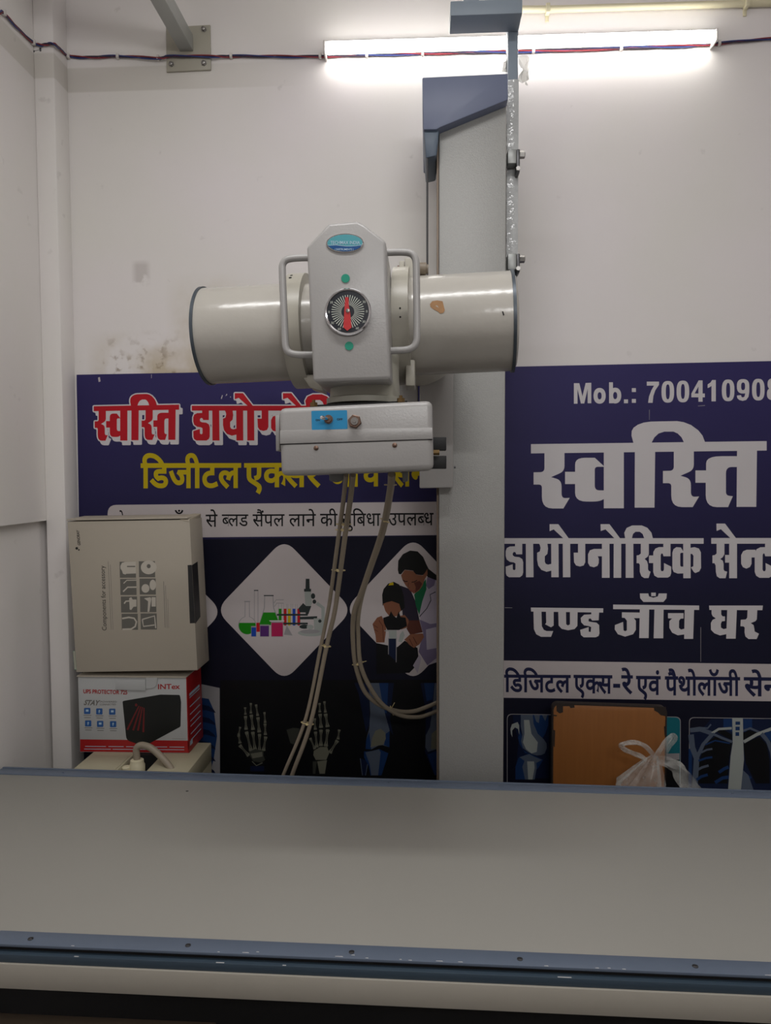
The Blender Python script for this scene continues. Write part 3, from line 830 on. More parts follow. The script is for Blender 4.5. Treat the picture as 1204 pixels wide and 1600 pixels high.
# the sheet gets darker ink in its lower half
pj(mb, I_, [(126.5, 846), (735, 836), (735, 1328), (132.5, 1328)], 1, PIX['midnight'])
pj(mb, I_, [(344, 1063), (735, 1062), (735, 1327), (344, 1327)], 2, BLACK)
# white strip with writing
pj(mb, I_, rounded([(168, 789, 14), (735, 783.4), (735, 835.6), (168, 841)]), 3, LILAC)
TX = 5
word(mb, 'स' + 'े', 321.3, 339.5, 804.4, 804.2, 823, 823, LY(TX), BLACK, .004)
word(mb, 'ब्लड', 346.6, 387.6, 804, 804, 822, 822, LY(TX), BLACK, .004)
word(mb, 'सैंपल', 394.6, 444.3, 804, 803.6, 822.5, 822, LY(TX), BLACK, .004)
word(mb, 'लाने', 451.3, 493.2, 803.8, 803.4, 822.3, 822, LY(TX), BLACK, .004)
word(mb, 'की', 500, 527, 803, 803, 822, 822, LY(TX), BLACK, .004)
word(mb, 'सुिबधा', 533, 594, 803, 802.4, 822, 821.5, LY(TX), BLACK, .004)
word(mb, 'उपलब्ध', 606.5, 677, 802, 801.6, 821, 820.6, LY(TX), BLACK, .004)
word(mb, 'के', 180, 194, 805.5, 805.5, 824, 824, LY(TX), BLACK, .004)
word(mb, 'यहाँ', 240, 284, 805, 805, 824, 824, LY(TX), BLACK, .004)
# yellow line
YB = .016
word(mb, 'िडजीटल', 221, 375.2, 725.4, 725.2, 761.5, 761, LY(TX), YELLOW, YB)
word(mb, 'एक्सरे', 382.6, 500, 725.2, 724.4, 760, 759.5, LY(TX), YELLOW, YB)
word(mb, 'जाँच', 512, 594, 724.4, 724, 759.5, 758.5, LY(TX), YELLOW, YB)
word(mb, 'सेन्टर', 612, 700, 724, 723, 759, 758, LY(TX), YELLOW, YB)
# red headline with white rim and cast block
tS = lambda x, y: (140 + (48 + (x - 55) * 0.4531) / 7.525, 600 + (262 + (y - 325) * 0.669) / 7.525)
tD = lambda x, y: (290 + (x * 0.8855 + 25.8 - 6) / 7.525, 600 + (y * 0.8367 + 47.5) / 7.525)
for shapes, t in ((W_SWASTI, tS), (W_DAYO, tD)):
    sh_ = shapes if shapes is W_SWASTI else shapes[:19]
    for kk in range(5):
        display(mb, sh_, t, LY(3 + 0.1 * kk), WHITE, 4.2 * kk / 4, 6.2 * kk / 4)
    for kk in range(8):
        a = kk * math.pi / 4
        display(mb, sh_, t, LY(3.6), WHITE, 1.9 * math.cos(a), 1.9 * math.sin(a))
        display(mb, sh_, t, LY(3.5), WHITE, 4.2 + 1.2 * math.cos(a), 6.2 + 1.0 * math.sin(a))
    display(mb, sh_, t, LY(5), RED)
# diamonds
K = T(340, 840, 5.473)
dia = lambda cx, cy, h, v: rounded([(cx, cy - v, 24), (cx + h, cy, 24), (cx, cy + v, 24), (cx - h, cy, 24)], 8)
pj(mb, I_, dia(443.8, 953.2, 107, 111.5), 3, LILAC)
pj(mb, I_, dia(236, 956, 112, 113), 3, LILAC)
pj(mb, I_, dia(645, 952, 107, 113), 3, LILAC)
g = PIX['glass_grey']
pj(mb, K, [(232, 545), (272, 545), (275, 680), (230, 680)], 4, g); pj(mb, K, [(237, 552), (267, 552), (268, 690), (236, 690)], 5, LILAC); pj(mb, K, [(226, 542), (278, 542), (278, 550), (226, 550)], 5, g)
dots(mb, K, 252, 750, 77, 78, 4, g); dots(mb, K, 252, 750, 71, 73, 5, LILAC)
pj(mb, K, [p for p in ellipse(252, 752, 72, 75, 40) if p[1] > 724], 6, PIX['leaf_green'])
pj(mb, K, stroke([(313, 450), (313, 800)], 5), 4, g); pj(mb, K, stroke([(344, 450), (344, 800)], 5), 4, g); pj(mb, K, stroke([(310, 452), (347, 452)], 8), 5, PIX['dark_steel'])
pj(mb, K, [(330, 728), (362, 728), (362, 806), (330, 806)], 5, RED)
pj(mb, K, [(398, 495), (474, 495), (482, 600), (535, 748), (352, 748), (395, 600)], 4, g); pj(mb, K, [(404, 500), (468, 500), (474, 604), (526, 745), (360, 745), (402, 604)], 5, LILAC)
pj(mb, K, [(390, 640), (490, 640), (532, 748), (354, 748)], 6, PIX['leaf_green']); pj(mb, K, stroke([(394, 496), (478, 496)], 9), 6, PIX['dark_steel'])
pj(mb, K, stroke([(480, 560), (500, 532), (565, 532)], 6), 5, g); pj(mb, K, stroke([(485, 590), (505, 560), (565, 562)], 6), 5, g)
for i, (cx, cn) in enumerate(((533, 'leaf_green'), (576, 'red'), (612, 'yellow'), (652, 'blue'), (693, 'red'))):
    pj(mb, K, [(cx - 14, 568), (cx + 14, 568), (cx + 14, 752), (cx - 14, 752)], 4, g)
    pj(mb, K, [(cx - 11, 568), (cx + 11, 568), (cx + 11, 610), (cx - 11, 610)], 5, LILAC)
    pj(mb, K, [(cx - 12, 608), (cx + 12, 608), (cx + 12, 745), (cx, 755), (cx - 12, 745)], 6, PIX[cn])
for y in (652, 727):
    pj(mb, K, [(505, y), (770, y), (770, y + 16), (505, y + 16)], 7, PIX['dark_steel'])
for x0, x1, y0, cn in ((285, 331, 768, 'blue'), (360, 440, 755, 'purple'), (456, 560, 728, 'magenta')):
    pj(mb, K, [(x0, y0 - 12), (x1, y0 - 12), (x1, 848), (x0, 848)], 7, PIX['glass_grey'])
    pj(mb, K, [(x0 + 3, y0), (x1 - 3, y0), (x1 - 4, 845), (x0 + 4, 845)], 8, PIX[cn])
pj(mb, K, [(440, 708), (570, 708), (566, 718), (446, 718)], 8, WHITE)
pj(mb, K, [(590, 750), (640, 838), (565, 830)], 7, g)
ds, ps = PIX['dark_steel'], PIX['pale_steel']
pj(mb, K, [(752, 352), (784, 352), (786, 440), (750, 440)], 7, ds); pj(mb, K, [(740, 440), (798, 440), (798, 470), (810, 585), (748, 585)], 7, ps); pj(mb, K, [(738, 438), (798, 438), (798, 462), (738, 462)], 8, ds)
dots(mb, K, 815, 500, 18, 24, 8, ds); dots(mb, K, 826, 548, 16, 18, 8, ds)
pj(mb, K, [(745, 585), (800, 585), (775, 655), (752, 655)], 8, ds); pj(mb, K, [(690, 605), (730, 560), (770, 600), (760, 640), (700, 640)], 8, ds)
pj(mb, K, stroke([(800, 575), (850, 600), (875, 650), (860, 720)], 26), 7, PIX['near_white']); pj(mb, K, stroke([(845, 560), (900, 600), (900, 760)], 30), 7, ps)
pj(mb, K, [(700, 678), (850, 672), (850, 698), (700, 700)], 8, ds); pj(mb, K, [(820, 690), (900, 690), (905, 800), (825, 800)], 8, ps); dots(mb, K, 873, 714, 14, 14, 9, ds)
dots(mb, K, 800, 815, 115, 30, 7, ps); dots(mb, K, 790, 803, 85, 18, 8, g); dots(mb, K, 740, 762, 42, 18, 9, ds); dots(mb, K, 790, 765, 30, 20, 9, ps)
# woman and child at a microscope
Q = T(540, 840, 6.956)
for cn, k, pts in (
    ('dull_purple', 4, [(590, 520), (700, 560), (760, 700), (800, 900), (690, 930), (620, 880)]),
    ('coat', 4, [(745, 640), (830, 690), (890, 430), (1060, 460), (1060, 1330), (885, 1390), (830, 1240), (800, 1180), (840, 1040), (815, 900)]),
    ('coat_shade', 5, [(800, 890), (920, 940), (985, 930), (985, 970), (870, 1000), (880, 1220), (985, 1200), (985, 1310), (885, 1388), (790, 1240), (840, 1040)]),
    ('coat_shade', 5, [(885, 430), (975, 460), (960, 520), (900, 560), (870, 520)]),
    ('shirt_green', 5, [(742, 620), (870, 450), (876, 560), (832, 690), (797, 840), (762, 740)]),
    ('hair', 6, [(565, 350), (570, 250), (620, 180), (700, 140), (780, 150), (840, 210), (880, 300), (900, 340), (1000, 420), (1000, 470), (890, 430), (870, 390), (830, 410), (760, 400), (730, 360), (640, 350), (600, 400), (575, 395)]),
    ('skin', 7, [(600, 410), (640, 352), (730, 362), (765, 402), (835, 412), (862, 380), (885, 340), (888, 400), (860, 450), (830, 530), (790, 580), (740, 610), (700, 580), (650, 520), (615, 460)]),
    ('skin_dark', 8, [(740, 490), (800, 470), (830, 500), (800, 560), (750, 600), (760, 540)]),
    ('hair', 8, stroke([(620, 462), (645, 478), (672, 476)], 9)), ('hair', 8, stroke([(715, 486), (745, 480), (775, 464)], 9)), ('lip', 8, stroke([(695, 572), (730, 582), (765, 570)], 10)),
    ('skin_dark', 8, stroke([(682, 490), (676, 535), (700, 545)], 6)),
    ('hair', 6, [(395, 620), (410, 560), (460, 500), (520, 480), (580, 510), (610, 560), (630, 640), (640, 760), (600, 800), (580, 720), (500, 690), (440, 710), (400, 740)]),
    ('skin', 7, [(405, 720), (440, 705), (500, 690), (580, 720), (600, 790), (560, 850), (520, 862), (470, 850), (430, 800)]),
    ('yellow', 8, [(462, 520), (480, 492), (515, 485), (520, 515)]),
    ('skin', 8, [(290, 940), (340, 870), (390, 850), (412, 900), (440, 990), (420, 1140), (330, 1140), (322, 1060)]),
    ('skin', 8, [(590, 850), (640, 840), (680, 890), (690, 940), (660, 980), (600, 1000)]),
    ('skin_dark', 9, stroke([(300, 950), (350, 980)], 6)), ('skin_dark', 9, stroke([(310, 1000), (350, 1020)], 6)), ('skin_dark', 9, stroke([(360, 900), (400, 960), (410, 1130)], 7)),
    ('skin_dark', 8, [(690, 900), (800, 900), (835, 1030), (700, 1055), (660, 990)]),
    ('black', 8, [(330, 1145), (450, 1170), (560, 1190), (640, 1120), (780, 1200), (790, 1300), (760, 1400), (690, 1470), (330, 1480)]),
    ('black', 9, [(405, 872), (470, 850), (490, 800), (520, 850), (550, 872), (575, 800), (595, 862), (650, 870), (665, 960), (580, 1005), (450, 1005), (415, 930)]),
    ('pale_steel', 10, [(420, 1008), (552, 1008), (552, 1100), (470, 1100), (465, 1020), (420, 1018)]),
    ('xray_dark_blue', 10, [(466, 1098), (546, 1098), (546, 1345), (466, 1270)]),
    ('glass_grey', 11, stroke([(463, 1090), (463, 1270)], 7)), ('glass_grey', 11, stroke([(549, 1090), (547, 1355)], 7)),
    ('pale_steel', 10, [(590, 1050), (620, 1010), (640, 1060), (610, 1140), (570, 1130)]),
    ('skin', 10, [(635, 1110), (700, 1050), (835, 1040), (850, 1080), (800, 1160), (740, 1200), (690, 1165), (660, 1130)]),
    ('skin_dark', 11, stroke([(690, 1100), (730, 1180)], 8)), ('skin_dark', 11, stroke([(730, 1080), (775, 1160)], 8)),
    ('coat', 9, [(730, 1390), (800, 1270), (822, 1310), (780, 1475)]),
    ('hair', 9, stroke([(975, 590), (915, 620), (925, 680), (880, 770), (800, 860)], 8)),
):
    pj(mb, Q, pts, k, PIX[cn])
# chest film beside the boxes, hands, knees
pj(mb, I_, [(300, 1066), (343, 1075), (344, 1327), (300, 1327)], 4, PIX['glass_grey'])
pj(mb, I_, [(300, 1088), (326, 1092), (334, 1110), (339, 1150), (334, 1185), (326, 1215), (300, 1230)], 4.5, PIX['xray_blue'])
for i in range(6):
    y = 1100 + i * 19
    pj(mb, I_, [(312, y), (326, y + 3), (334, y + 9), (337, y + 14), (322, y + 10), (312, y + 9)], 5, PIX['xray_dark_blue'])
Hn = T(360, 1070, 6.689)
bo, bd = PIX['bone'], PIX['bone_dim']
def bone(a, b_, wd=15, m=None):
    """a shaft with two wider ends"""
    A, B_ = Vector(a), Vector(b_)
    d = (B_ - A)
    nn = Vector((-d.y, d.x)).normalized()
    prof = ((0, .75), (.06, 1), (.16, .75), (.35, .45), (.65, .5), (.85, .85), (.95, 1.1), (1, .85))
    L_ = [tuple(A + d * t + nn * wd * s_ / 2) for t, s_ in prof]
    R_ = [tuple(A + d * t - nn * wd * s_ / 2) for t, s_ in prof]
    pj(mb, Hn, L_ + R_[::-1], 4, bo if m is None else m)
    pj(mb, Hn, stroke([tuple(A + d * .15), tuple(A + d * .85)], wd * .22), 5, bd)
for a, b_, wd in (((152, 235), (156, 312), 26), ((156, 325), (163, 470), 36), ((166, 488), (215, 692), 40), ((212, 190), (213, 300), 26), ((216, 312), (236, 472), 38), ((232, 490), (257, 685), 40), ((266, 205), (284, 325), 28), ((286, 338), (300, 498), 38), ((303, 512), (302, 702), 36), ((354, 285), (362, 398), 26), ((360, 405), (364, 525), 32), ((368, 540), (343, 690), 38), ((101, 440), (84, 525), 26), ((84, 525), (100, 612), 32), ((95, 630), (192, 742), 40),
                 ((930, 190), (933, 288), 28), ((935, 303), (946, 450), 40), ((945, 468), (944, 640), 40), ((980, 172), (991, 290), 28), ((992, 302), (1015, 442), 42), ((1016, 465), (995, 645), 42), ((878, 350), (886, 470), 32), ((887, 488), (902, 655), 36), ((832, 555), (882, 672), 30), ((1136, 468), (1122, 570), 30), ((1118, 580), (1035, 712), 42)):
    bone(a, b_, wd)
pj(mb, Hn, [(195, 700), (260, 670), (345, 690), (345, 740), (362, 785), (320, 815), (240, 800), (205, 750)], 5, bd); pj(mb, Hn, [(210, 720), (330, 700), (335, 750), (230, 770)], 6, bo)
pj(mb, Hn, [(208, 850), (350, 850), (352, 905), (206, 905)], 4, PIX['xray_dark_blue']); pj(mb, Hn, stroke([(225, 800), (270, 845), (335, 815)], 9), 5, bo)
pj(mb, Hn, [(870, 690), (935, 650), (1010, 650), (1030, 715), (1000, 785), (890, 785), (865, 735)], 6, bo)
pj(mb, Hn, [(905, 800), (1008, 788), (985, 930), (930, 930)], 6, bo); pj(mb, Hn, [(858, 800), (903, 800), (885, 930), (860, 930)], 6, bd)
pj(mb, Hn, [(585, 470), (650, 450), (720, 455), (700, 640), (625, 610)], 4, bd)
Kn = T(540, 1040, 7.525)
for cn, k, pts in (
    ('xray_dark_blue', 4, [(100, 205), (275, 205), (275, 440), (280, 680), (240, 790), (195, 560), (150, 330)]),
    ('xray_blue', 4, [(390, 205), (500, 205), (490, 420), (480, 560), (455, 560), (415, 380)]), ('xray_dark_blue', 3.5, [(390, 205), (565, 205), (540, 420), (520, 640), (560, 830), (500, 720)]),
    ('xray_grey', 5, [(268, 205), (390, 205), (420, 380), (460, 560), (515, 760), (512, 960), (430, 935), (385, 940), (300, 985), (232, 980), (240, 870), (275, 740), (287, 560)]),
    ('xray_blue', 6, [(232, 980), (240, 870), (275, 780), (290, 900), (300, 985)]), ('xray_blue', 6, [(470, 800), (515, 770), (512, 960), (450, 935)]),
    ('bone', 7, [(290, 960), (310, 850), (350, 765), (410, 742), (465, 790), (470, 860), (440, 930), (385, 938)]),
    ('xray_blue', 5, [(215, 1010), (300, 1005), (395, 980), (430, 1000), (500, 1030), (470, 1130), (420, 1290), (290, 1290), (270, 1180), (215, 1080)]),
    ('xray_grey', 6, [(230, 1020), (390, 985), (410, 1020), (380, 1290), (300, 1290), (280, 1160)]),
    ('xray_grey', 5, stroke([(170, 1090), (195, 1290)], 8)), ('xray_grey', 5, stroke([(255, 1160), (232, 1290)], 8)), ('xray_dark_blue', 4, [(165, 1090), (260, 1120), (240, 1290), (195, 1290)]),
    ('xray_dark_blue', 4, [(880, 205), (1200, 205), (1200, 1290), (1040, 1290), (930, 1020), (940, 700), (930, 480)]), ('xray_blue', 5, [(920, 205), (1040, 205), (1020, 400), (950, 420)]),
    ('xray_grey', 6, [(1045, 205), (1200, 205), (1200, 1000), (1060, 985), (965, 1015), (935, 960), (940, 820), (990, 720), (1020, 500)]), ('bone', 7, [(1000, 980), (1010, 800), (1080, 740), (1200, 740), (1200, 980)]),
    ('xray_blue', 6, [(960, 1045), (1060, 1005), (1200, 1010), (1200, 1290), (1045, 1290), (1000, 1160)]),
):
    pj(mb, Kn, pts, k, PIX[cn])
# scratches and a worn corner
for pts in ([(153, 590), (156, 589), (157, 596), (154, 597)], [(345, 622), (347, 617), (348, 618), (346, 624)], [(352, 619), (354, 615), (355, 617)], [(359, 621), (360, 619), (360.8, 621)], [(236.2, 585), (236.8, 585), (236.8, 591), (236.2, 591)]):
    pj(mb, I_, pts, 9, LILAC)
sheet, mb = mb, MB()
mb.prism_px(PXL, -0.0038, -0.0008, NAVY)
sheet.into(mb, -0.0040)
mb.build('poster', PM, None, 'dark navy Hindi poster with red headline, glassware diamond and hand x-rays, left of column', 'poster', smooth=False)

# -- right poster
mb = Sheet()
PXR = [(772, 573.6), (1300, 562), (1300, 1330), (772, 1330)]
pj(mb, I_, PXR, -1, NAVY)
pj(mb, I_, [(773, 1092), (1299, 1097), (1299, 1329), (773, 1329)], 1, PIX['midnight'])
tA = T(820, 640, 6.02)
tC = T(780, 810, 8.027)
display(mb, W_SWASTI, tA, LY(3), WHITE)
display(mb, W_DAYO, tC, LY(3), WHITE)
display(mb, W_END, I_, LY(3), WHITE)
pj(mb, I_, [(774, 1031.8), (1299, 1038.8), (1299, 1097), (774, 1090)], 3, LILAC)
BD = .014
word(mb, 'िडिजटल', 788, 890.5, 1055, 1055.6, 1080.5, 1081.5, LY(5), PIX['dim_blue'], BD)
word(mb, 'एक्स', 896.4, 955.5, 1055.4, 1056, 1082, 1083, LY(5), PIX['dim_blue'], BD)
pj(mb, I_, [(957.5, 1068.3), (968.5, 1068.5), (968.5, 1074.8), (957.5, 1074.6)], 5, PIX['dim_blue'])
word(mb, 'रे', 971, 987.4, 1056, 1056.2, 1083, 1083.3, LY(5), PIX['dim_blue'], BD)
word(mb, 'एवं', 994, 1031, 1057, 1057.4, 1084.5, 1085, LY(5), PIX['dim_blue'], BD)
word(mb, 'पैथोलॉजी', 1039, 1155, 1057.6, 1059, 1085.5, 1086.6, LY(5), PIX['dim_blue'], BD)
word(mb, 'सेन्टर', 1162.5, 1250, 1059, 1060, 1086.8, 1088, LY(5), PIX['dim_blue'], BD)
tM = T(780, 560, 2.84)
FM = lambda loops, k=3: mb.flat([[tM(x, y) for x, y in q] for q in loops], lambda x, y: (x, y), WHITE, k)
FM([[(330, 110), (354, 110), (368, 168), (382, 109), (407, 108), (407, 199), (391, 199), (391, 135), (376, 200), (361, 200), (346, 136), (346, 201), (330, 201)]])
FM(_ring(444, 166, 27, 35, 18, 19, 2.2))
FM([[(486, 106), (503, 106), (503, 199), (486, 199)]]); FM(_ring(513, 165, 27, 35, 18, 19, 2.2))
FM([[(552, 182), (570, 182), (570, 199), (552, 199)]]); FM([[(587, 180), (605, 180), (605, 197), (587, 197)]]); FM([[(587, 132), (605, 132), (605, 149), (587, 149)]])
figures(mb, '700410908', 1009.0, 23.55, 595.8, 591.2, 20.6, 34, WHITE, 3)
# x-ray pictures along its foot
def panel(x0, x1, y0, y1, k, m, r=8):
    pj(mb, I_, rounded([(x0, y0, r), (x1, y1, r), (x1, 1320, r), (x0, 1320, r)]), k, PIX['glass_grey'])
    pj(mb, I_, rounded([(x0 + 1, y0 + 1, r), (x1 - 1, y1 + 1, r), (x1 - 1, 1319, r), (x0 + 1, 1319, r)]), k + 0.5, m)
panel(791.6, 925, 1115.3, 1117, 3, PIX['midnight'])
panel(932, 1063, 1117.2, 1120, 3, PIX['teal'])
panel(1076, 1216, 1120.6, 1122.5, 3, PIX['midnight'])
pj(mb, I_, [(935, 1181), (1061, 1177), (1061, 1187), (935, 1190)], 5, PIX['glass_grey']); pj(mb, I_, [(935, 1190), (1061, 1187), (1061, 1310), (935, 1310)], 5, BLACK)
Rk = T(780, 1100, 12.04)
for cn, k, pts in (
    ('xray_dark_blue', 4, [(250, 205), (930, 205), (930, 1400), (300, 1400), (320, 1100), (360, 700), (260, 330)]),
    ('xray_blue', 5, [(620, 205), (920, 205), (915, 400), (860, 560), (800, 660), (690, 540), (640, 360)]), ('xray_grey', 6, [(650, 205), (760, 205), (740, 360), (690, 330)]), ('xray_grey', 6, [(800, 205), (900, 205), (860, 320)]),
    ('xray_blue', 5, [(380, 500), (440, 640), (440, 860), (560, 940), (480, 920), (380, 760), (350, 640)]),
    ('xray_grey', 6, [(400, 205), (625, 205), (640, 370), (720, 560), (830, 660), (885, 740), (890, 830), (850, 930), (790, 960), (700, 968), (620, 945), (540, 905), (440, 830), (405, 700), (430, 580), (400, 420)]),
    ('pale_steel', 7, [(460, 300), (560, 300), (600, 560), (720, 720), (700, 900), (600, 930), (500, 850), (440, 720), (470, 560)]),
    ('pale_steel', 6, [(205, 470), (235, 380), (340, 340), (370, 400), (372, 580), (350, 470), (290, 440), (238, 500), (242, 625), (215, 560)]),
    ('xray_blue', 5, [(300, 1180), (360, 1010), (560, 930), (820, 1050), (740, 1190), (690, 1240), (665, 1420), (300, 1420)]),
    ('xray_grey', 6, [(375, 1000), (560, 940), (650, 990), (800, 1050), (690, 1110), (700, 1200), (660, 1420), (480, 1420), (430, 1180), (470, 1070)]),
    ('pale_steel', 7, [(520, 1080), (650, 1080), (660, 1200), (620, 1420), (540, 1420)]),
):
    pj(mb, Rk, pts, k, PIX[cn])
Ch = T(1030, 1100, 6.92)
for cn, k, pts in (
    ('xray_dark_blue', 4, [(560, 160), (1200, 160), (1290, 400), (1290, 1000), (330, 1000), (330, 300), (480, 250)]),
    ('xray_blue', 4.5, [(690, 160), (1000, 160), (1000, 260), (940, 300), (780, 300), (690, 250)]),
    ('black', 5, [(500, 420), (620, 340), (780, 420), (750, 620), (735, 860), (400, 860), (420, 640)]), ('black', 5, [(905, 430), (1080, 350), (1160, 440), (1190, 620), (1190, 860), (1040, 860), (930, 640)]),
    ('black', 5, [(610, 290), (700, 280), (780, 330), (780, 390), (660, 330)]), ('black', 5, [(895, 320), (960, 280), (1060, 310), (900, 390)]),
    ('pale_steel', 7, [(785, 150), (900, 150), (905, 420), (912, 600), (872, 1000), (735, 1000), (768, 560), (790, 420)]),
    ('xray_blue', 8, [(820, 190), (870, 190), (870, 225), (820, 225)]), ('xray_blue', 8, [(820, 245), (866, 245), (866, 285), (820, 285)]), ('xray_blue', 8, [(820, 305), (860, 305), (860, 345), (820, 345)]),
    ('xray_grey', 6, stroke([(330, 285), (440, 275), (570, 320)], 46)), ('xray_grey', 6, stroke([(330, 270), (430, 255), (520, 262), (555, 220)], 18)),
    ('pale_steel', 6, stroke([(560, 320), (640, 270), (780, 262)], 26)), ('xray_grey', 6, stroke([(570, 320), (680, 370), (785, 410)], 26)),
    ('xray_grey', 6, stroke([(900, 290), (980, 262), (1090, 310)], 22)), ('pale_steel', 6, stroke([(910, 410), (1050, 330), (1204, 270), (1300, 240)], 34)),
    ('xray_grey', 6, stroke([(340, 330), (355, 470), (400, 590), (375, 1000)], 60)), ('xray_grey', 6, stroke([(575, 320), (470, 440), (400, 590)], 40)), ('xray_blue', 5, [(315, 480), (350, 500), (345, 1000), (310, 1000)]),
    ('xray_blue', 6, stroke([(495, 440), (600, 395), (760, 425)], 16)), ('xray_grey', 6, stroke([(450, 525), (510, 495), (570, 485)], 20)), ('xray_blue', 6, stroke([(420, 615), (500, 585), (570, 575)], 22)), ('xray_grey', 6, stroke([(405, 715), (460, 685), (530, 665)], 26)), ('xray_blue', 6, stroke([(400, 820), (450, 785), (520, 765)], 30)),
    ('xray_grey', 6, stroke([(1100, 320), (1170, 400), (1215, 520), (1240, 700)], 44)), ('xray_blue', 6, stroke([(640, 740), (700, 700), (745, 680)], 34)), ('xray_blue', 6, stroke([(600, 850), (680, 800), (745, 790)], 36)), ('xray_blue', 6, stroke([(880, 620), (900, 760), (990, 800)], 26)), ('xray_grey', 6, [(885, 700), (960, 770), (1040, 1000), (880, 1000)]),
    ('xray_blue', 6, [(1130, 310), (1300, 270), (1300, 400), (1190, 400)]),
):
    pj(mb, Ch, pts, k, PIX[cn])
for pts in ([(1013.7, 640), (1014.5, 640), (1014.3, 656), (1013.8, 656)], [(1094, 980), (1094.7, 980), (1094.6, 1034), (1094, 1034)], [(788.5, 949), (800, 949.3), (800, 950), (788.5, 950)], [(1090, 634), (1101, 633), (1101, 634), (1090, 634.8)]):
    pj(mb, I_, pts, 6, PIX['glass_grey'])
sheet, mb = mb, MB()
mb.prism_px(PXR, -0.0038, -0.0008, NAVY)
sheet.into(mb, -0.0040)
mb.build('poster', PM, None, 'navy poster with large white Hindi lettering, phone number and chest x-ray, right of column', 'poster', smooth=False)

# ------------------------------------------------------------------ wall lamp, wiring, conduit
c0, c1 = at(506, 72, -0.03), at(1120, 52, -0.03)
lamp = thing('tube_light', Vector(((c0.x + c1.x) / 2, 0, (c0.z + c1.z) / 2 - 0.02)), 'glowing white LED tube light on the wall near the ceiling', 'lamp')
def strip(pts, Y0, Y1, m, bev, name, parent):
    q = MB(); q.prism_px(pts, Y0, Y1, 0, bev); return q.build(name, m, parent)
strip([(507, 62.5), (1119.5, 44.2), (1119.5, 60.5), (507, 79.5)], -0.052, -0.024, M_LED, 0.008, 'diffuser', lamp)
strip([(508, 64), (1119, 46), (1119, 63.5), (508, 82.5)], -0.024, -0.001, mat('lamp_housing', (150, 156, 146), 0.5), 0.002, 'housing', lamp)
for xa, xb, ya, yb in ((504.5, 507.5, 62, 81), (1119, 1122, 43.5, 62)):
    strip([(xa, ya), (xb, ya - 0.1), (xb, yb - 0.1), (xa, yb)], -0.054, -0.001, M_CLIP, 0.002, 'end_cap', lamp)

wiring = thing('wiring', at(600, 90, -0.004), 'red and blue twisted wires clipped along the wall under the tube light', 'wire')
WP = [(-14, 8), (5, 20), (25, 41), (51, 66)]
W2 = [(62, 70.5), (75, 69), (86, 70)]
W3 = [(107, 88), (140, 89.5), (184, 88.5), (247, 91), (265, 88.5), (330, 88.3), (361, 88), (430, 88.6), (500, 88), (573, 86.5), (660, 83.5), (740, 82), (833, 80), (970, 75.5), (1060, 72.5), (1123, 68), (1204, 61), (1290, 56)]
w0_ = atx(-14, 8, XL + 0.006)
line = [Vector((XL + 0.006, w0_.y - d_, w0_.z + 0.06 * d_)) for d_ in (1.6, 0.8, 0.3)] + [atx(x, y, XL + 0.006) for x, y in WP] + [at(x, y, -PIL - 0.006) for x, y in W2] + [Vector((px_ + 0.004, -0.05, at(98, 78, -0.05).z))] + [at(x, y, -0.013 if 240 < x < 340 else -0.006) for x, y in W3]
base = spline(line, 8)
for i, (mm, ph, amp) in enumerate(((M_RED_WIRE, 0.0, 1.0), (M_BLUE_WIRE, 2.1, 1.0), (M_DARK_WIRE, 4.2, 0.6))):
    q = MB()
    q.tube([p + Vector((0, -0.002 * (1 + math.sin(k * 0.35 + ph)) * 0.5, 0.0034 * amp * math.cos(k * 0.35 + ph))) for k, p in enumerate(base)], 0.0020, 7)
    q.build('strand', mm, wiring)
for x, y in ((5, 20), (51, 66)):
    p = atx(x, y, XL + 0.004)
    q = MB(); q.box(p.x - 0.004, p.x + 0.008, p.y - 0.004, p.y + 0.004, p.z - 0.008, p.z + 0.008, 0, 0.0015); q.build('wire_clip', M_CLIP, wiring)
for x, y in ((107, 88), (184, 88.5), (247, 91), (361, 88), (500, 88), (573, 86.5), (660, 83.5), (833, 80), (970, 75.5), (1123, 68)):
    p = at(x, y, -0.006)
    q = MB(); q.box(p.x - 0.004, p.x + 0.004, -0.013, -0.0005, p.z - 0.007, p.z + 0.008, 0, 0.0015)
    q.cyl(Vector((p.x, -0.012, p.z - 0.005)), Vector((p.x, -0.016, p.z - 0.005)), 0.002, n=8)
    q.build('wire_clip', M_CLIP, wiring)
nl = atx(53, 81, XL + 0.0)
q = MB(); q.cyl(nl, nl + Vector((0.022, 0, 0.004)), 0.0035, n=10); q.lathe(nl + Vector((0.020, 0, 0.004)), (1, 0, 0), [(0, 0.007), (0.004, 0.006), (0.004, 0)], 10)
q.build('nail', M_DARKSTEEL, None, 'dark nail head sticking out of the corner below the wires', 'nail')

con = thing('conduit_pipe', at(1000, 14, -0.012), 'cream electrical conduit pipe along the top of the wall', 'pipe')
q = MB(); q.tube([at(806, 14.5, -0.012), at(860, 14.6, -0.012), at(1165, 5.5, -0.012), at(1300, 1.4, -0.012)], 0.0095, 14); q.build('pipe', M_CREAM, con)
for x, y in ((855, 15), (1165.5, 5.5)):
    p = at(x, y, -0.012)
    q = MB(); q.box(p.x - 0.006, p.x + 0.006, -0.026, -0.0005, p.z - 0.014, p.z + 0.012, 0, 0.002); q.box(p.x - 0.005, p.x + 0.005, -0.005, -0.0005, p.z - 0.03, p.z - 0.01, 0, 0.001); q.build('saddle_clip', M_CREAM, con)

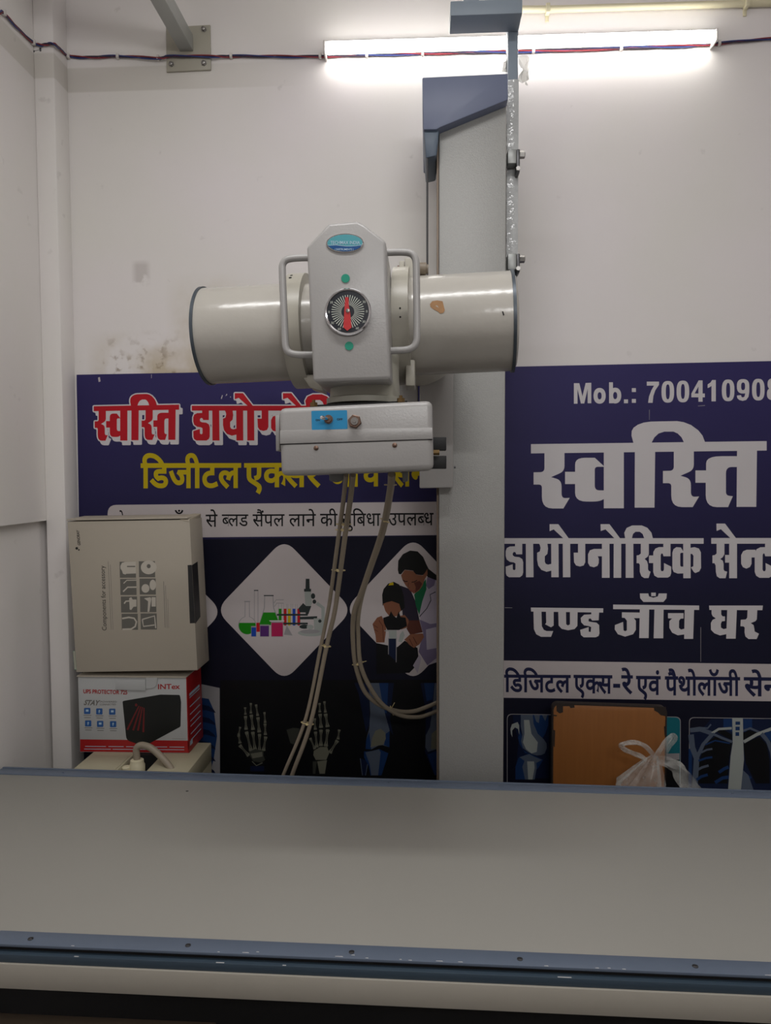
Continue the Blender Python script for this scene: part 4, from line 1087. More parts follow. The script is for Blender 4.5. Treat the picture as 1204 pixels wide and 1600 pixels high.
# ------------------------------------------------------------------ wall bracket with ceiling arm
br = thing('wall_bracket', at(294, 110, 0), 'grey steel plate bolted to the wall carrying a square bar, top left', 'bracket')
q = MB(); q.prism_px([(259, 42.5), (328, 38.5), (329, 108.5), (259.8, 112)], -0.008, -0.0008, 0, 0.0012); plate = q.build('plate', mat('bracket_grey', (170, 166, 152), 0.45), br)
for x, y in ((318.3, 46), (267.6, 100.6), (318.4, 99), (268.5, 49)):
    p = at(x, y, -0.008)
    q = MB(); q.lathe(p, (0, -1, 0), [(0, 0.0085), (0.002, 0.0085), (0.002, 0.006), (0.008, 0.006), (0.009, 0.004), (0.009, 0)], 6); q.build('bolt', M_STEEL, br)
a, b = at(281, 81, -0.008), at(302, 80, -0.008)
q = MB(); q.box(a.x, b.x, -1.9, -0.008, a.z, a.z + 0.048, 0, 0.002); q.build('square_bar', mat('bracket_bar', (168, 170, 166), 0.45), br)

# ------------------------------------------------------------------ column stand
cx0, cx1 = at(685.5, 772, -0.30).x, at(790, 400, -0.30).x
stand = thing('x_ray_column_stand', Vector(((cx0 + cx1) / 2, -0.18, 0)), 'tall grey x-ray column stand between the two posters, slate blue cover on top', 'stand')
zc = at(740, 150, -0.30).z
q = MB(); q.box(cx0, cx1, -0.30, -0.07, 0, zc, 0, 0.004); q.build('column', M_HAMMER, stand)
q = MB(); q.box(cx0 - 0.006, cx0 - 0.0005, -0.292, -0.27, 0.02, at(684, 215, -0.28).z, 0, 0.001); q.build('guide_rail', M_BROWN_RAIL, stand)
q = MB(); q.box(cx0 - 0.03, cx1 + 0.03, -0.33, -0.04, 0, 0.012, 0, 0.003); q.build('floor_plate', M_DARKSTEEL, stand)
q = MB(); q.prism_px([(659.3, 120.6), (793.4, 114.4), (793.4, 155.5), (685.8, 199.5), (682, 202.3), (661, 202.3)], -0.335, -0.06, 0, 0.003); q.build('pulley_cover', M_SLATE, stand)
q = MB(); q.prism_px([(661.5, 201), (686, 197.5), (685, 215), (681.5, 243), (665, 246.8)], -0.326, -0.16, 0, 0.004); q.build('pulley_block', M_SLATE2, stand)
ra = at(667.2, 242, -0.32); rb_ = Vector((at(667.2, 455, -0.345).x, -0.345, at(667, 455, -0.345).z))
q = MB(); q.tube([ra, rb_], 0.0027, 8); q.build('wire_rope', M_DARKSTEEL, stand)
# post, top bar, bolts and leftover film
pa, pb = at(792.6, 200, -0.24), at(808.6, 200, -0.24)
ztop = at(800, 5, -0.24).z
q = MB(); q.box(pa.x, pb.x, -0.24, -0.19, at(800, 555, -0.24).z, ztop, 0, 0.002); post = q.build('post', M_POST, stand)
zt0 = at(760, 22.5, -0.32).z
xa = at(703.5, 20, -0.32).x
q = MB(); q.box(xa, pb.x, -0.32, -0.2405, zt0, zt0 + 0.036, 0, 0.002); q.build('top_bar', M_POST, stand)
q = MB(); q.box(at(725, 3, -0.30).x, at(748, 3, -0.30).x, -0.30, -0.26, zt0 + 0.036, ZC - 0.001, 0, 0.002); q.build('ceiling_stay', M_POST, stand)
q = MB()
n_, zz0, zz1 = 60, at(800, 425, -0.245).z, at(800, 124, -0.245).z
prev = None
for i in range(n_ + 1):
    z = zz0 + (zz1 - zz0) * i / n_
    w_ = [random.uniform(-0.0015, 0.0015) for _ in range(5)]
    rowv = [q.bm.verts.new(p) for p in (Vector((pa.x - 0.0015, -0.192, z)), Vector((pa.x - 0.0018 + w_[0] * .5, -0.2425 + w_[1] * .4, z)), Vector(((pa.x * 2 + pb.x) / 3, -0.2445 + w_[2], z)), Vector(((pa.x + pb.x * 2) / 3, -0.245 + w_[3], z)), Vector((pb.x + 0.0015, -0.2425 + w_[4] * .4, z)), Vector((pb.x + 0.0016, -0.192, z)))]
    if prev:
        for k_ in range(5):
            q.bm.faces.new([prev[k_], prev[k_ + 1], rowv[k_ + 1], rowv[k_]])
    prev = rowv
q.build('plastic_film', M_FILM, stand)
for y0, y1, y2 in ((233, 255, 270), (396, 421, 426)):
    A, B_ = at(793, y0, -0.28), at(806.5, y1, -0.28)
    q = MB(); q.box(A.x, B_.x, -0.28, -0.2465, B_.z, A.z, 0, 0.002); cl = q.build('clamp_block', mat('clamp_grey', (150, 152, 150), 0.4, metal=.4), stand)
    C_, D_ = at(806.5, y0 + 1, -0.275), at(811.5, y2, -0.275)
    q = MB(); q.box(C_.x, D_.x, -0.28, -0.235, D_.z, C_.z, 0, 0.002); q.build('washer_plate', M_DARKSTEEL, cl)
    E_ = at(811.5, y0 + 9, -0.26)
    q = MB(); q.lathe(E_, (1, 0, 0), [(0, 0.010), (0.012, 0.010), (0.014, 0.007), (0.014, 0)], 6); q.build('bolt', M_STEEL, cl)
    E2 = at(809, y2 - 6, -0.28)
    q = MB(); q.lathe(E2, (0, -1, 0), [(0, 0.006), (0.006, 0.006), (0.006, 0)], 6); q.build('bolt', M_STEEL, cl)
# crumpled wrapping left at the post's top
M_WRAP = mat('clear_wrap', (222, 222, 214), 0.15, var=0.2, scale=40, alpha=0.55, bump=1.0, bscale=60)
def crumple(mb, pts, Y, th, seed):
    rnd = random.Random(seed)
    c = (sum(p[0] for p in pts) / len(pts), sum(p[1] for p in pts) / len(pts))
    for sgn in (-1, 1):
        cen = mb.bm.verts.new(at(c[0], c[1], Y + sgn * th * 0.5))
        rim = [mb.bm.verts.new(at(p[0], p[1], Y + rnd.uniform(-th, th) * 0.3)) for p in pts]
        midv = [mb.bm.verts.new(at((p[0] + c[0]) / 2 + rnd.uniform(-2, 2), (p[1] + c[1]) / 2 + rnd.uniform(-2, 2), Y + sgn * th * rnd.uniform(0.1, 0.9))) for p in pts]
        n = len(pts)
        for i in range(n):
            j = (i + 1) % n
            mb.bm.faces.new([rim[i], rim[j], midv[j]]); mb.bm.faces.new([rim[i], midv[j], midv[i]]); mb.bm.faces.new([midv[i], midv[j], cen])
q = MB()
crumple(q, [(809, 88), (815, 86), (824, 86), (827, 90), (827, 103), (825, 113), (826, 124), (822, 127), (815, 130), (809, 126), (810, 118), (816, 116), (816, 104), (810, 100)], -0.215, 0.012, 3)
crumple(q, [(792, 84), (790, 95), (786, 97), (784, 112), (792, 113)], -0.215, 0.008, 5)
crumple(q, [(821, 128), (824, 134), (820, 132)], -0.215, 0.003, 6)
q.build('plastic_wrap', M_WRAP, stand, 'crumpled clear wrapping')
# carriage and arm
q = MB(); q.prism_px([(655, 452), (708, 450), (708, 762), (655, 763)], -0.36, -0.301, 0, 0.004); carr = q.build('carriage', M_ENAMEL, stand)
q = MB(); q.prism_px([(600, 470), (652.5, 470), (652.5, 722), (600, 724)], -0.352, -0.22, 0, 0.004); q.build('carriage_side', M_ENAMEL, stand)
q = MB(); ac = at(655, 530, -0.62); q.lathe(Vector((ac.x, -0.352, ac.z)), (0, -1, 0), [(0, 0.07), (0.20, 0.07), (0.21, 0.092), (0.40, 0.092), (0.40, 0)], 40); q.build('support_arm', M_COLLAR, stand)
q = MB(); p = at(709, 730, -0.345); q.cyl(p, p + Vector((0.004, 0, 0)), 0.003, n=8); q.build('set_screw', M_DARKSTEEL, carr)

# ------------------------------------------------------------------ x-ray tube head
tl, tr_ = at(324, 526, -0.735), at(800, 502.5, -0.765)
ax = (tr_ - tl)
LEN = ax.length
ax.normalize()
head = thing('x_ray_tube_head', Vector(((tl.x + tr_.x) / 2, -0.75, at(550, 745, -0.9).z)), 'off-white x-ray tube head with round dial, loop handles and collimator box', 'x-ray machine')
R = 0.0965
tt = lambda px: (px - 324) / (800 - 324) * LEN
q = MB()
q.lathe(tl, ax, [(0, 0), (-0.004, R * 0.5), (0, R * 0.96), (0.003, R), (tt(478), R), (tt(484), R * 0.97), (tt(612), R * 0.97), (tt(620), R), (LEN - 0.003, R), (LEN, R * 0.97), (LEN + 0.006, R * 0.9), (LEN + 0.010, R * 0.55), (LEN + 0.011, 0)], 72, 0)
hous = q.build('tube_housing', M_HOUSING, head)
for t0 in (-0.002, LEN - 0.004):
    q = MB(); q.lathe(tl + ax * t0, ax, [(0, R * 0.9), (0, R + 0.0028), (0.006, R + 0.0028), (0.006, R * 0.9)], 72); q.build('rim_band', mat('rim_grey', (74, 82, 90), 0.4, metal=.3), hous)
# collars
q = MB(); q.lathe(tl + ax * tt(464), ax, [(0, R * 0.9), (0, R + 0.0175), (tt(490) - tt(464), R + 0.0175), (tt(490) - tt(464), R * 0.9)], 72); col1 = q.build('collar', M_COLLAR, hous)
q = MB(); q.lathe(tl + ax * tt(624), ax, [(0, R * 0.9), (0, R + 0.019), (tt(648) - tt(624), R + 0.019), (tt(648) - tt(624), R * 0.9)], 72); col2 = q.build('collar', M_COLLAR, hous)
def tube_point(px, ang, r=R):
    """point on the housing: column px, angle from the camera side upwards"""
    c = tl + ax * tt(px)
    up = Vector((0, 0, 1)) - ax * ax.z
    up.normalize()
    fr = up.cross(ax)
    if fr.y > 0:
        fr = -fr
    d = fr * math.cos(ang) + up * math.sin(ang)
    return c + d * r, d
def hole(parent, px, ang, r0, rr):
    p, d = tube_point(px, ang, r0 + 0.0003)
    q = MB(); q.lathe(p - d * 0.001, d, [(0, rr), (0.0012, rr), (0.0012, 0)], 12); q.build('hole', M_DARK, parent)
for py_ang, r_ in ((1.05, .0028), (0.93, .0032), (0.12, .0018), (-0.04, .0018), (-0.45, .0030)):
    hole(col1, 472, py_ang, R + 0.0175, r_)
for py_ang in (0.10, -0.04):
    hole(col2, 637, py_ang, R + 0.019, .0018)
lug0, lug1 = at(624, 430, -0.77), at(653, 408, -0.77)
q = MB(); q.box(lug0.x, at(632, 420, -.77).x, -0.79, -0.75, lug0.z - 0.03, lug1.z - 0.004, 0, 0.002); q.box(at(633, 420, -.77).x, at(648, 420, -.77).x, -0.795, -0.745, lug0.z - 0.03, lug1.z, 0, 0.002); lug = q.build('clamp_lug', M_COLLAR, hous)
kc = at(652, 420, -0.77)
q = MB(); q.lathe(kc, (1, 0, -0.05), [(0, 0), (0, 0.0125), (0.017, 0.0125), (0.0175, 0.009), (0.021, 0.009), (0.021, 0)], 24); q.build('clamp_knob', M_TAUPE, lug)
bc = at(624.5, 422, -0.77)
q = MB(); q.lathe(bc, (-1, 0, 0.05), [(0, 0.009), (0.005, 0.009), (0.006, 0)], 12); q.build('bolt', M_NUT, lug)
q = MB(); fp = at(641, 590, -0.80); q.box(at(634, 590, -.80).x, at(648.5, 590, -.80).x, -0.83, -0.75, at(640, 603, -.83).z, fp.z + 0.03, 0, 0.003); q.build('clamp_foot', M_COLLAR, hous)
q = MB(); q.prism_px([(470, 585), (494, 585), (506, 612), (484, 606)], -0.80, -0.74, 0, 0.003); q.build('clamp_foot', M_COLLAR, hous)
# flaked paint and a nick on the right half
def patch(pts, mm, name):
    q = MB()
    vs2 = []
    for px, py in pts:
        c = tl + ax * tt(px)
        d0 = ray(px, py)
        # nearest hit on the cylinder
        o_ = CAM - c
        d1 = d0 - ax * d0.dot(ax)
        o1 = o_ - ax * o_.dot(ax)
        A, B2, C2 = d1.dot(d1), 2 * d1.dot(o1), o1.dot(o1) - (R + 0.0006) ** 2
        s = (-B2 - math.sqrt(max(0, B2 * B2 - 4 * A * C2))) / (2 * A)
        vs2.append(CAM + d0 * s)
    q.poly(vs2)
    return q.build(name, mm, hous)
t7 = T(590, 380, 5.017)
patch(mp(t7, [(408, 478), (425, 455), (465, 448), (508, 455), (515, 485), (525, 525), (515, 545), (490, 552), (470, 535), (440, 520), (412, 498)]), M_RUST, 'paint_chip')
patch(mp(t7, [(973, 535), (982, 533), (992, 562), (982, 568)]), M_DARK, 'nick')
# front cover
YC = -0.985
q = MB()
q.prism_px([(478.7, 385), (512.9, 348.4), (558, 344.7), (569, 350.5), (602.5, 376.4), (610, 592.4), (489, 596.7)], YC, -0.80, 0, 0.006, 3)
cover = q.build('front_cover', M_ENAMEL, head)
fpt = lambda px, py, d=0.0: at(px, py, YC - d)
pm = (2.25 + YC) / F_PX            # metres per pixel on the cover
cb = fpt(538.8, 380.2, 0.0002)
q = MB()
def disc(q, c, rx, ry, d0, d1, m, n=48):
    f = [c + Vector((rx * math.cos(a), -d1, ry * math.sin(a))) for a in [2 * math.pi * k / n for k in range(n)]]
    bk = [c + Vector((rx * math.cos(a), -d0, ry * math.sin(a))) for a in [2 * math.pi * k / n for k in range(n)]]
    q.prism(f, bk, m)
disc(q, cb, 29 * pm, 14.4 * pm, 0, 0.0018, 0)
disc(q, cb, 27.2 * pm, 12.8 * pm, 0.0016, 0.0024, 1)
wave = [(511, 383.5), (516, 384), (524, 383.2), (532, 383.6), (541, 385), (549, 385.2), (556, 384.4), (564, 383)]
low = [p for p in ellipse(538.8, 380.2, 26.8, 12.5, 60) if p[1] > 384.2]
low.sort(key=lambda p: -p[0])
q.flat([wave + low], lambda x, y: fpt(x, y, 0.0029), 2)
q.flat([stroke([(512, 383.2), (524, 382.8), (541, 384.6), (556, 384), (565, 382.6)], 0.7)], lambda x, y: fpt(x, y, 0.0031), 3)
latin(q, 'TECHMAX INDIA', lambda u, v: fpt(516 + 46 * u, 381.6 - 5.2 * v, 0.0031), 3, 0.01)
latin(q, '( INSTRUMENTS )', lambda u, v: fpt(523 + 29 * u, 391.2 - 3.2 * v, 0.0033), 3, 0.01)
q.build('badge', [M_CHROME, M_TEAL, M_NAVYBADGE, M_PALE], cover)
for px, py in ((539.6, 435.1), (545.3, 540.6)):
    q = MB(); disc(q, fpt(px, py, 0.0001), 6.6 * pm, 6.6 * pm, 0, 0.0012, 0, 28); q.build('indicator_dot', M_GREEN, cover)
dc = fpt(543.8, 488.3, 0.0)
q = MB()
q.lathe(dc + Vector((0, 0.004, 0)), (0, -1, 0), [(0, 36 * pm), (0.010, 36 * pm), (0.012, 34.5 * pm), (0.0115, 32.6 * pm), (0.0065, 32 * pm)], 64, 0, False)
dial = q.build('angle_dial', M_CHROME, cover)
q = MB()
disc(q, dc, 32.2 * pm, 32.2 * pm, -0.002, 0.0062, 0, 56)
dpt = lambda r, a, d: dc + Vector((r * pm * math.sin(a), -d, r * pm * math.cos(a)))
for k in range(40):
    a = 2 * math.pi * k / 40
    r1 = 25.5
    wd = 0.032
    q.poly([dpt(10, a - wd * 1.1, 0.0065), dpt(10, a + wd * 1.1, 0.0065), dpt(r1, a + wd * .8, 0.0065), dpt(r1, a - wd * .8, 0.0065)], 1)
for k, s_ in ((-60, '30'), (-90, '0'), (-125, '30'), (-153, '60'), (90, '0'), (122, '30'), (150, '60'), (60, '30')):
    a = math.radians(k)
    ctr = dpt(29.2, a, 0.0066)
    latin(q, s_, lambda u, v, ctr=ctr, s_=s_: ctr + Vector(((u - .5) * 2.3 * len(s_) * pm, 0, (v - .5) * 3.6 * pm)), 1)
face = q.build('dial_face', [M_DIALFACE, M_DIALMARK], dial)
q = MB()
nd = T(500, 445, 13.38)
q.prism([fpt(*nd(x, y), 0.0085) for x, y in ((525, 258), (590, 258), (600, 450), (630, 600), (655, 895), (565, 960), (483, 890), (497, 700), (505, 520))], [fpt(*nd(x, y), 0.0075) for x, y in ((525, 258), (590, 258), (600, 450), (630, 600), (655, 895), (565, 960), (483, 890), (497, 700), (505, 520))], 0)
q.build('needle', M_NEEDLE, dial)
q = MB(); q.lathe(fpt(543.3, 486, 0.006), (0, -1, 0), [(0, 0.0032), (0.004, 0.0032), (0.0045, 0)], 16); q.build('needle_pivot', M_STEEL, dial)
# handles
def handle(pts):
    q = MB(); q.tube(spline([at(x, y, Y) for x, y, Y in pts], 7), 0.0064, 14); q.build('loop_handle', M_ENAMEL, head)
HY = -0.925
handle([(484, 402.5, HY), (470, 402.8, HY), (455, 404, HY), (446, 407, HY), (441.3, 414, HY), (441, 425, HY), (442, 455, HY), (444.3, 505, HY), (445.5, 535, HY), (447.5, 545.5, HY), (453, 551.5, HY), (464, 554, HY), (478, 554.3, HY), (494, 554.2, HY)])
handle([(597, 394.6, HY), (612, 394.2, HY), (628, 394, HY), (640, 395.5, HY), (647, 401, HY), (649.8, 411, HY), (650.2, 430, HY), (650.8, 475, HY), (651, 520, HY), (650, 534, HY), (645, 542.5, HY), (634, 546.6, HY), (618, 547.6, HY), (600, 548.6, HY)])
# neck and gasket
nc = at(570, 615, -0.86)
q = MB(); q.lathe(Vector((nc.x, nc.y, at(570, 632, -0.86).z)), (0, 0, 1), [(0, 0.072), (0.010, 0.072), (0.012, 0.066), (0.05, 0.064), (0.09, 0.064)], 48); q.build('neck', mat('neck_paint', (158, 156, 144), 0.5), head)
q = MB(); q.prism_px([(484, 633), (636, 626), (636, 630), (484, 637.5)], -0.95, -0.78, 0); q.build('gasket', M_BLACK, head)
for px, py in ((490, 632), (626, 625)):
    p = at(px, py, -0.955)
    q = MB(); q.lathe(p - Vector((0, 0, 0.004)), (0, 0, 1), [(0, 0.007), (0.007, 0.007), (0.008, 0.003), (0.012, 0.003), (0.012, 0)], 6); q.build('bolt', M_BRASS, head)
# collimator box
YB2 = -1.0
q = MB()
q.prism_px([(434.6, 637.6), (675, 625.6), (677.4, 734.6), (438.6, 743.6)], YB2, -0.74, 0, 0.010, 3)
coll = q.build('collimator', M_ENAMEL, head)
q = MB(); q.prism_px([(437.0, 693.9), (675.4, 686.1), (675.4, 687.3), (437.0, 695.2)], YB2 - 0.0003, YB2 + 0.004, 0); q.build('seam', M_DARK, coll)
q = MB(); q.prism_px([(437.0, 672.6), (675.4, 668.0), (675.4, 685.9), (437.0, 693.7)], YB2 - 0.0012, YB2 + 0.004, 0, 0.0008); q.build('lid_lip', M_ENAMEL, coll)
q = MB(); q.prism_px([(429.8, 649), (436, 648.6), (436.5, 704), (431, 705)], -0.95, -0.80, 0, 0.001); sp = q.build('side_plate', M_ENAMEL, coll)
q = MB(); q.flat([rounded([(486.2, 642, 1.5), (541.9, 640.8, 1.5), (542.8, 670.2, 1.5), (487, 671.8, 1.5)])], lambda x, y: at(x, y, YB2 - 0.0006), 0)
latin(q, 'ON', lambda u, v: at(492.8 + 6.8 * u, 657.8 - 3.0 * v, YB2 - 0.0009), 1, 0.03)
latin(q, 'OFF', lambda u, v: at(526 + 9 * u, 656.6 - 3.0 * v, YB2 - 0.0009), 1, 0.03)
sw = q.build('switch_plate', [M_SWITCHPLATE, M_INK], coll)
sc_ = at(513.2, 655.2, YB2)
q = MB(); q.lathe(sc_, (0, -1, 0), [(0, 0.0075), (0.003, 0.0075), (0.003, 0.006), (0.007, 0.0055), (0.007, 0)], 24); tog = q.build('toggle_switch', M_NUT, coll)
tip = at(503.2, 652.6, YB2 - 0.022)
q = MB(); q.lathe(sc_ + Vector((0, -0.006, 0)), tip - sc_ - Vector((0, -0.006, 0)), [(0, 0.0022), (0.010, 0.0030), ((tip - sc_).length - 0.006, 0.0038), ((tip - sc_).length - 0.003, 0.0028), ((tip - sc_).length - 0.002, 0)], 16); q.build('lever', M_CHROME, tog)
nc2 = at(554.2, 658.6, YB2)
q = MB(); q.lathe(nc2, (0, -1, 0), [(0, 0.0118), (0.005, 0.0118), (0.006, 0.0105), (0.006, 0.0065)], 6); nut = q.build('hex_nut', M_NUT, coll)
q = MB(); q.lathe(nc2, (0, -1, 0), [(0.004, 0.0068), (0.010, 0.0064), (0.010, 0.003), (0.012, 0.0028), (0.012, 0)], 20); q.build('stud', M_STEEL, nut)
for px, py in ((493.7, 700), (616.3, 695.6)):
    q = MB(); q.lathe(at(px, py, YB2 + 0.001), (0, -1, 0), [(0, 0.0045), (0.0018, 0.0042), (0.003, 0.002), (0.003, 0)], 14); q.build('screw', M_NUT, coll)
for a_, b_ in (((679, 683.2), (697, 703.5)), ((679, 712.2), (697.2, 732.4))):
    A, B2 = at(*a_, -0.90), at(*b_, -0.90)
    q = MB(); q.box(A.x - 0.02, B2.x, -0.90, -0.86, B2.z, A.z, 0, 0.001); q.build('slide_block', M_BLACK, coll)
p = at(681, 707, -0.92)
q = MB(); q.cyl(p + Vector((-0.012, 0, 0)), p + Vector((0.006, 0, 0)), 0.005, n=10); q.build('bolt', M_BRASS, coll)
for pts in ([(514, 735), (541, 735), (540, 748), (524, 754), (514, 751)], [(627, 730), (637.5, 730), (637, 752), (629, 754)]):
    q = MB(); q.prism_px(pts, -0.87, -0.83, 0, 0.002); q.build('lamp_holder', M_GREYPAD, coll)

# ------------------------------------------------------------------ high tension cables
def cable(parent, pts, r, mm=None):
    q = MB(); q.tube(spline([at(x, y, Y) for x, y, Y in pts], 7), r, 12); return q.build('cable', mm or M_GREY_CABLE, parent)
def tie(parent, pts, r, tail=None):
    """a thin band round the two cables through the given points"""
    A, B_ = at(*pts[0]), at(*pts[1])
    c = (A + B_) / 2
    d = (B_ - A)
    hw = d.length / 2 + r
    d.normalize()
    up = Vector((0, -1, 0))
    ring = [c + d * (hw + 0.001) * math.cos(a) + up * (r + 0.0015) * math.sin(a) for a in [2 * math.pi * k / 20 for k in range(21)]]
    q = MB(); q.tube(ring, 0.0013, 6)
    q.box(c.x - 0.003, c.x + 0.003, c.y - r - 0.005, c.y - r, c.z - 0.003, c.z + 0.003, 0, 0.0008)
    if tail:
        q.tube([A, at(*tail)], 0.0011, 6)
    q.build('cable_tie', M_TIE, parent)
cA = thing('cable_bundle', at(450, 1203, -0.315), 'straight pair of tied grey cables slanting down from collimator to table edge', 'cable', )
a1 = [(540.6, 742, -.88), (536.5, 780, -.80), (530, 828.7, -.70), (517.4, 921.8, -.55), (512.4, 954, -.50), (501, 1010, -.44), (478, 1121, -.37), (445.6, 1203, -.315), (430, 1240, -.30)]
a2 = [(551.2, 741.5, -.88), (547, 780, -.80), (539.6, 832, -.70), (527.4, 923.7, -.55), (521.8, 960, -.50), (509.5, 1012, -.44), (485.5, 1128, -.37), (459, 1203, -.315), (446, 1240, -.30)]
cable(cA, a1, 0.0046); cable(cA, a2, 0.0056)
tie(cA, ((530.5, 819, -.715), (543, 819, -.715)), .006); tie(cA, ((529.5, 827.5, -.70), (542, 827.5, -.70)), .006); tie(cA, ((523, 890.5, -.60), (534, 891, -.60)), .006); tie(cA, ((504.5, 1008, -.44), (512, 1009.5, -.44)), .006); tie(cA, ((474.5, 1129, -.365), (485.5, 1131, -.365)), .006)
cB = thing('cable_bundle', at(600, 1110, -0.33), 'looping pair of tied grey cables curving from collimator round to column', 'cable')
b1 = [(610.8, 741, -.88), (608.6, 768, -.80), (596.8, 828.7, -.64), (578.6, 883.5, -.52), (563.6, 927, -.44), (554.5, 950, -.40), (551.2, 972, -.36), (551.4, 1003, -.32), (555.5, 1040, -.28), (569, 1079.5, -.23), (592, 1101, -.18), (620, 1111, -.13), (645, 1111.5, -.085), (668, 1104, -.055), (684, 1097, -.038), (705, 1086, -.034)]
b2 = [(613, 741, -.86), (610.2, 768, -.78), (599, 828.7, -.62), (580.6, 883.5, -.50), (566, 927, -.42), (559.5, 962, -.37), (559.2, 990, -.33), (563, 1038, -.29), (578, 1074, -.24), (598, 1101, -.19), (624.6, 1117.6, -.14), (652, 1120.5, -.09), (670, 1116, -.06), (684, 1110, -.04), (705, 1100, -.034)]
cable(cB, b1, 0.0063); cable(cB, b2, 0.0060)
tie(cB, ((607, 757.5, -.82), (612.5, 757.5, -.82)), .007); tie(cB, ((599.5, 812.5, -.68), (602.5, 814, -.68)), .007); tie(cB, ((555, 1037.5, -.28), (563, 1035.5, -.28)), .0075, (572, 1033, -.30)); tie(cB, ((611, 1107.5, -.15), (613, 1113, -.15)), .0075, (616, 1098, -.17))

# ------------------------------------------------------------------ cabinet, boxes and plug at the left
CZ = at(210, 1176, -0.19).z
cabl, cabr = at(112, 1197, -0.32).x, at(292.5, 1199, -0.325).x
cab = thing('control_cabinet', Vector(((cabl + cabr) / 2, -0.2, 0)), 'cream metal cabinet behind the table, carrying the red box', 'cabinet')
xn0, xn1 = at(187, 1190, -0.30).x, at(232, 1190, -0.30).x
q = MB()
q.box(cabl, cabr, -0.325, -0.10, 0, CZ - 0.055, 0, 0.003)
q.box(cabl, xn0, -0.325, -0.10, CZ - 0.056, CZ, 0, 0.003)
q.box(xn1, cabr, -0.325, -0.10, CZ - 0.056, CZ, 0, 0.003)
q.box(xn0 - 0.001, xn1 + 0.001, -0.205, -0.10, CZ - 0.056, CZ - 0.001, 1)
q.build('body', [M_CABINET, M_DARK], cab)
q = MB(); q.box(cabl + 0.006, xn0 - 0.006, -0.322, -0.215, CZ, CZ + 0.0015, 0, 0.0006); q.build('terminal_cover', M_CABINET, cab)
sx = at(196, 1190, -0.285)
q = MB(); q.lathe(Vector((sx.x, -0.28, CZ - 0.056)), (0, 0, 1), [(0, 0.012), (0.05, 0.012), (0.052, 0.010), (0.052, 0)], 20); q.build('cable_gland', M_CREAM, cab)
pl = thing('power_plug', Vector((at(214, 1190, -0.27).x, -0.27, CZ - 0.055)), 'cream plug with thick grey lead arching over, in front of the red box', 'plug')
pc = wloc(pl)
q = MB(); q.lathe(pc, (0, 0, 1), [(0, 0.021), (0.052, 0.0215), (0.056, 0.019), (0.066, 0.018), (0.068, 0.013), (0.068, 0)], 28); q.build('plug_body', M_CREAM, pl)
q = MB(); q.tube(spline([pc + Vector((0, 0, 0.066)), at(213, 1172, -0.27), at(216.5, 1165.8, -0.27), at(224, 1164.5, -0.27), at(236, 1169, -0.275), at(249, 1180, -0.28), at(262, 1194, -0.29), at(274, 1212, -0.30)], 7), 0.0095, 14); q.build('lead', M_GREY_CABLE, pl)

ups = thing('ups_carton', Vector((at(207, 1176, -0.19).x, -0.12, CZ)), 'red and white printed power-supply carton with black unit pictured, on the cream cabinet', 'box')
YU = -0.19
UQ = [(121.5, 1057.5), (290.8, 1058.5), (295.3, 1177), (125, 1175)]
q = MB()
q.prism_px(UQ, YU, -0.052, 0, 0.001)
for f in q.bm.faces:
    if f.normal.x > 0.8:
        f.material_index = 1
tU = T(110, 1040, 5.235)
uput = lambda k: (lambda x, y: at(*tU(x, y), YU - 0.00012 - 0.00006 * k))
def up_(pts, k, m):
    q.flat([pts], uput(k), m)
up_([(79, 603), (966, 614), (970, 714), (80, 703)], 0, 1)
up_([(945, 96), (950, 96), (970, 714), (962, 714)], 0, 1)
up_(rounded([(425, 290, 14), (735, 237, 10), (895, 240, 12), (905, 300), (900, 500, 10), (640, 640, 20), (580, 652, 20), (458, 610, 30)]), 1, 2)
for a_, b_ in (((560, 330), (465, 525)), ((575, 335), (512, 530)), ((588, 340), (552, 532)), ((602, 345), (596, 545))):
    up_(stroke([a_, b_], 9, 15), 2, 3)
q.flat([ellipse(537, 322, 10, 12, 16)], uput(2), 3)
latin(q, 'UPS PROTECTOR 725', lambda u, v: at(*tU(105 + 360 * u, 226 + 9 * u - 32 * v), YU - 0.0004), 1, 0.03)
latin(q, 'INTex', lambda u, v: at(*tU(716 + 180 * u, 193 - 3 * u - 41 * v), YU - 0.0004), 1, 0.02)
latin(q, 'STAY', lambda u, v: at(*tU(108 + 132 * u + 6 * v, 321 + 4 * u - 40 * v), YU - 0.0004), 4, 0.04, 0.25)
latin(q, 'POWERED', lambda u, v: at(*tU(244 + 136 * u, 303 - 14 * v), YU - 0.0004), 4, 0.01)
latin(q, 'CONNECTED', lambda u, v: at(*tU(240 + 132 * u, 325 - 14 * v), YU - 0.0004), 4, 0.01)
for i, (x, y) in enumerate(((137, 371), (236, 375), (342, 377), (145, 473), (243, 477), (349, 479))):
    up_(rounded([(x - 26, y - 25, 8), (x + 26, y - 25, 8), (x + 26, y + 25, 8), (x - 26, y + 25, 8)]), 1, 5)
    up_([(x - 11, y - 12), (x + 11, y - 12), (x + 11, y + 6), (x - 11, y + 6)] if i % 2 == 0 else [(x, y - 16), (x + 9, y), (x + 2, y), (x + 2, y + 14), (x - 5, y + 14), (x - 4, y), (x - 9, y)], 2, 6)
    for j in range(2):
        up_([(x - 30 + 6 * j, y + 33 + 18 * j), (x + 34 - 6 * j, y + 34 + 18 * j), (x + 34 - 6 * j, y + 39 + 18 * j), (x - 30 + 6 * j, y + 38 + 18 * j)], 1, 4)
for y, segs in ((660, ((120, 290), (310, 435), (455, 640), (660, 790), (810, 930))), (682, ((112, 330), (345, 540), (560, 700), (720, 930)))):
    for a_, b_ in segs:
        up_([(a_, y - 3 + a_ * .008), (b_, y - 3 + b_ * .008), (b_, y + 2 + b_ * .008), (a_, y + 2 + a_ * .008)], 1, 6)
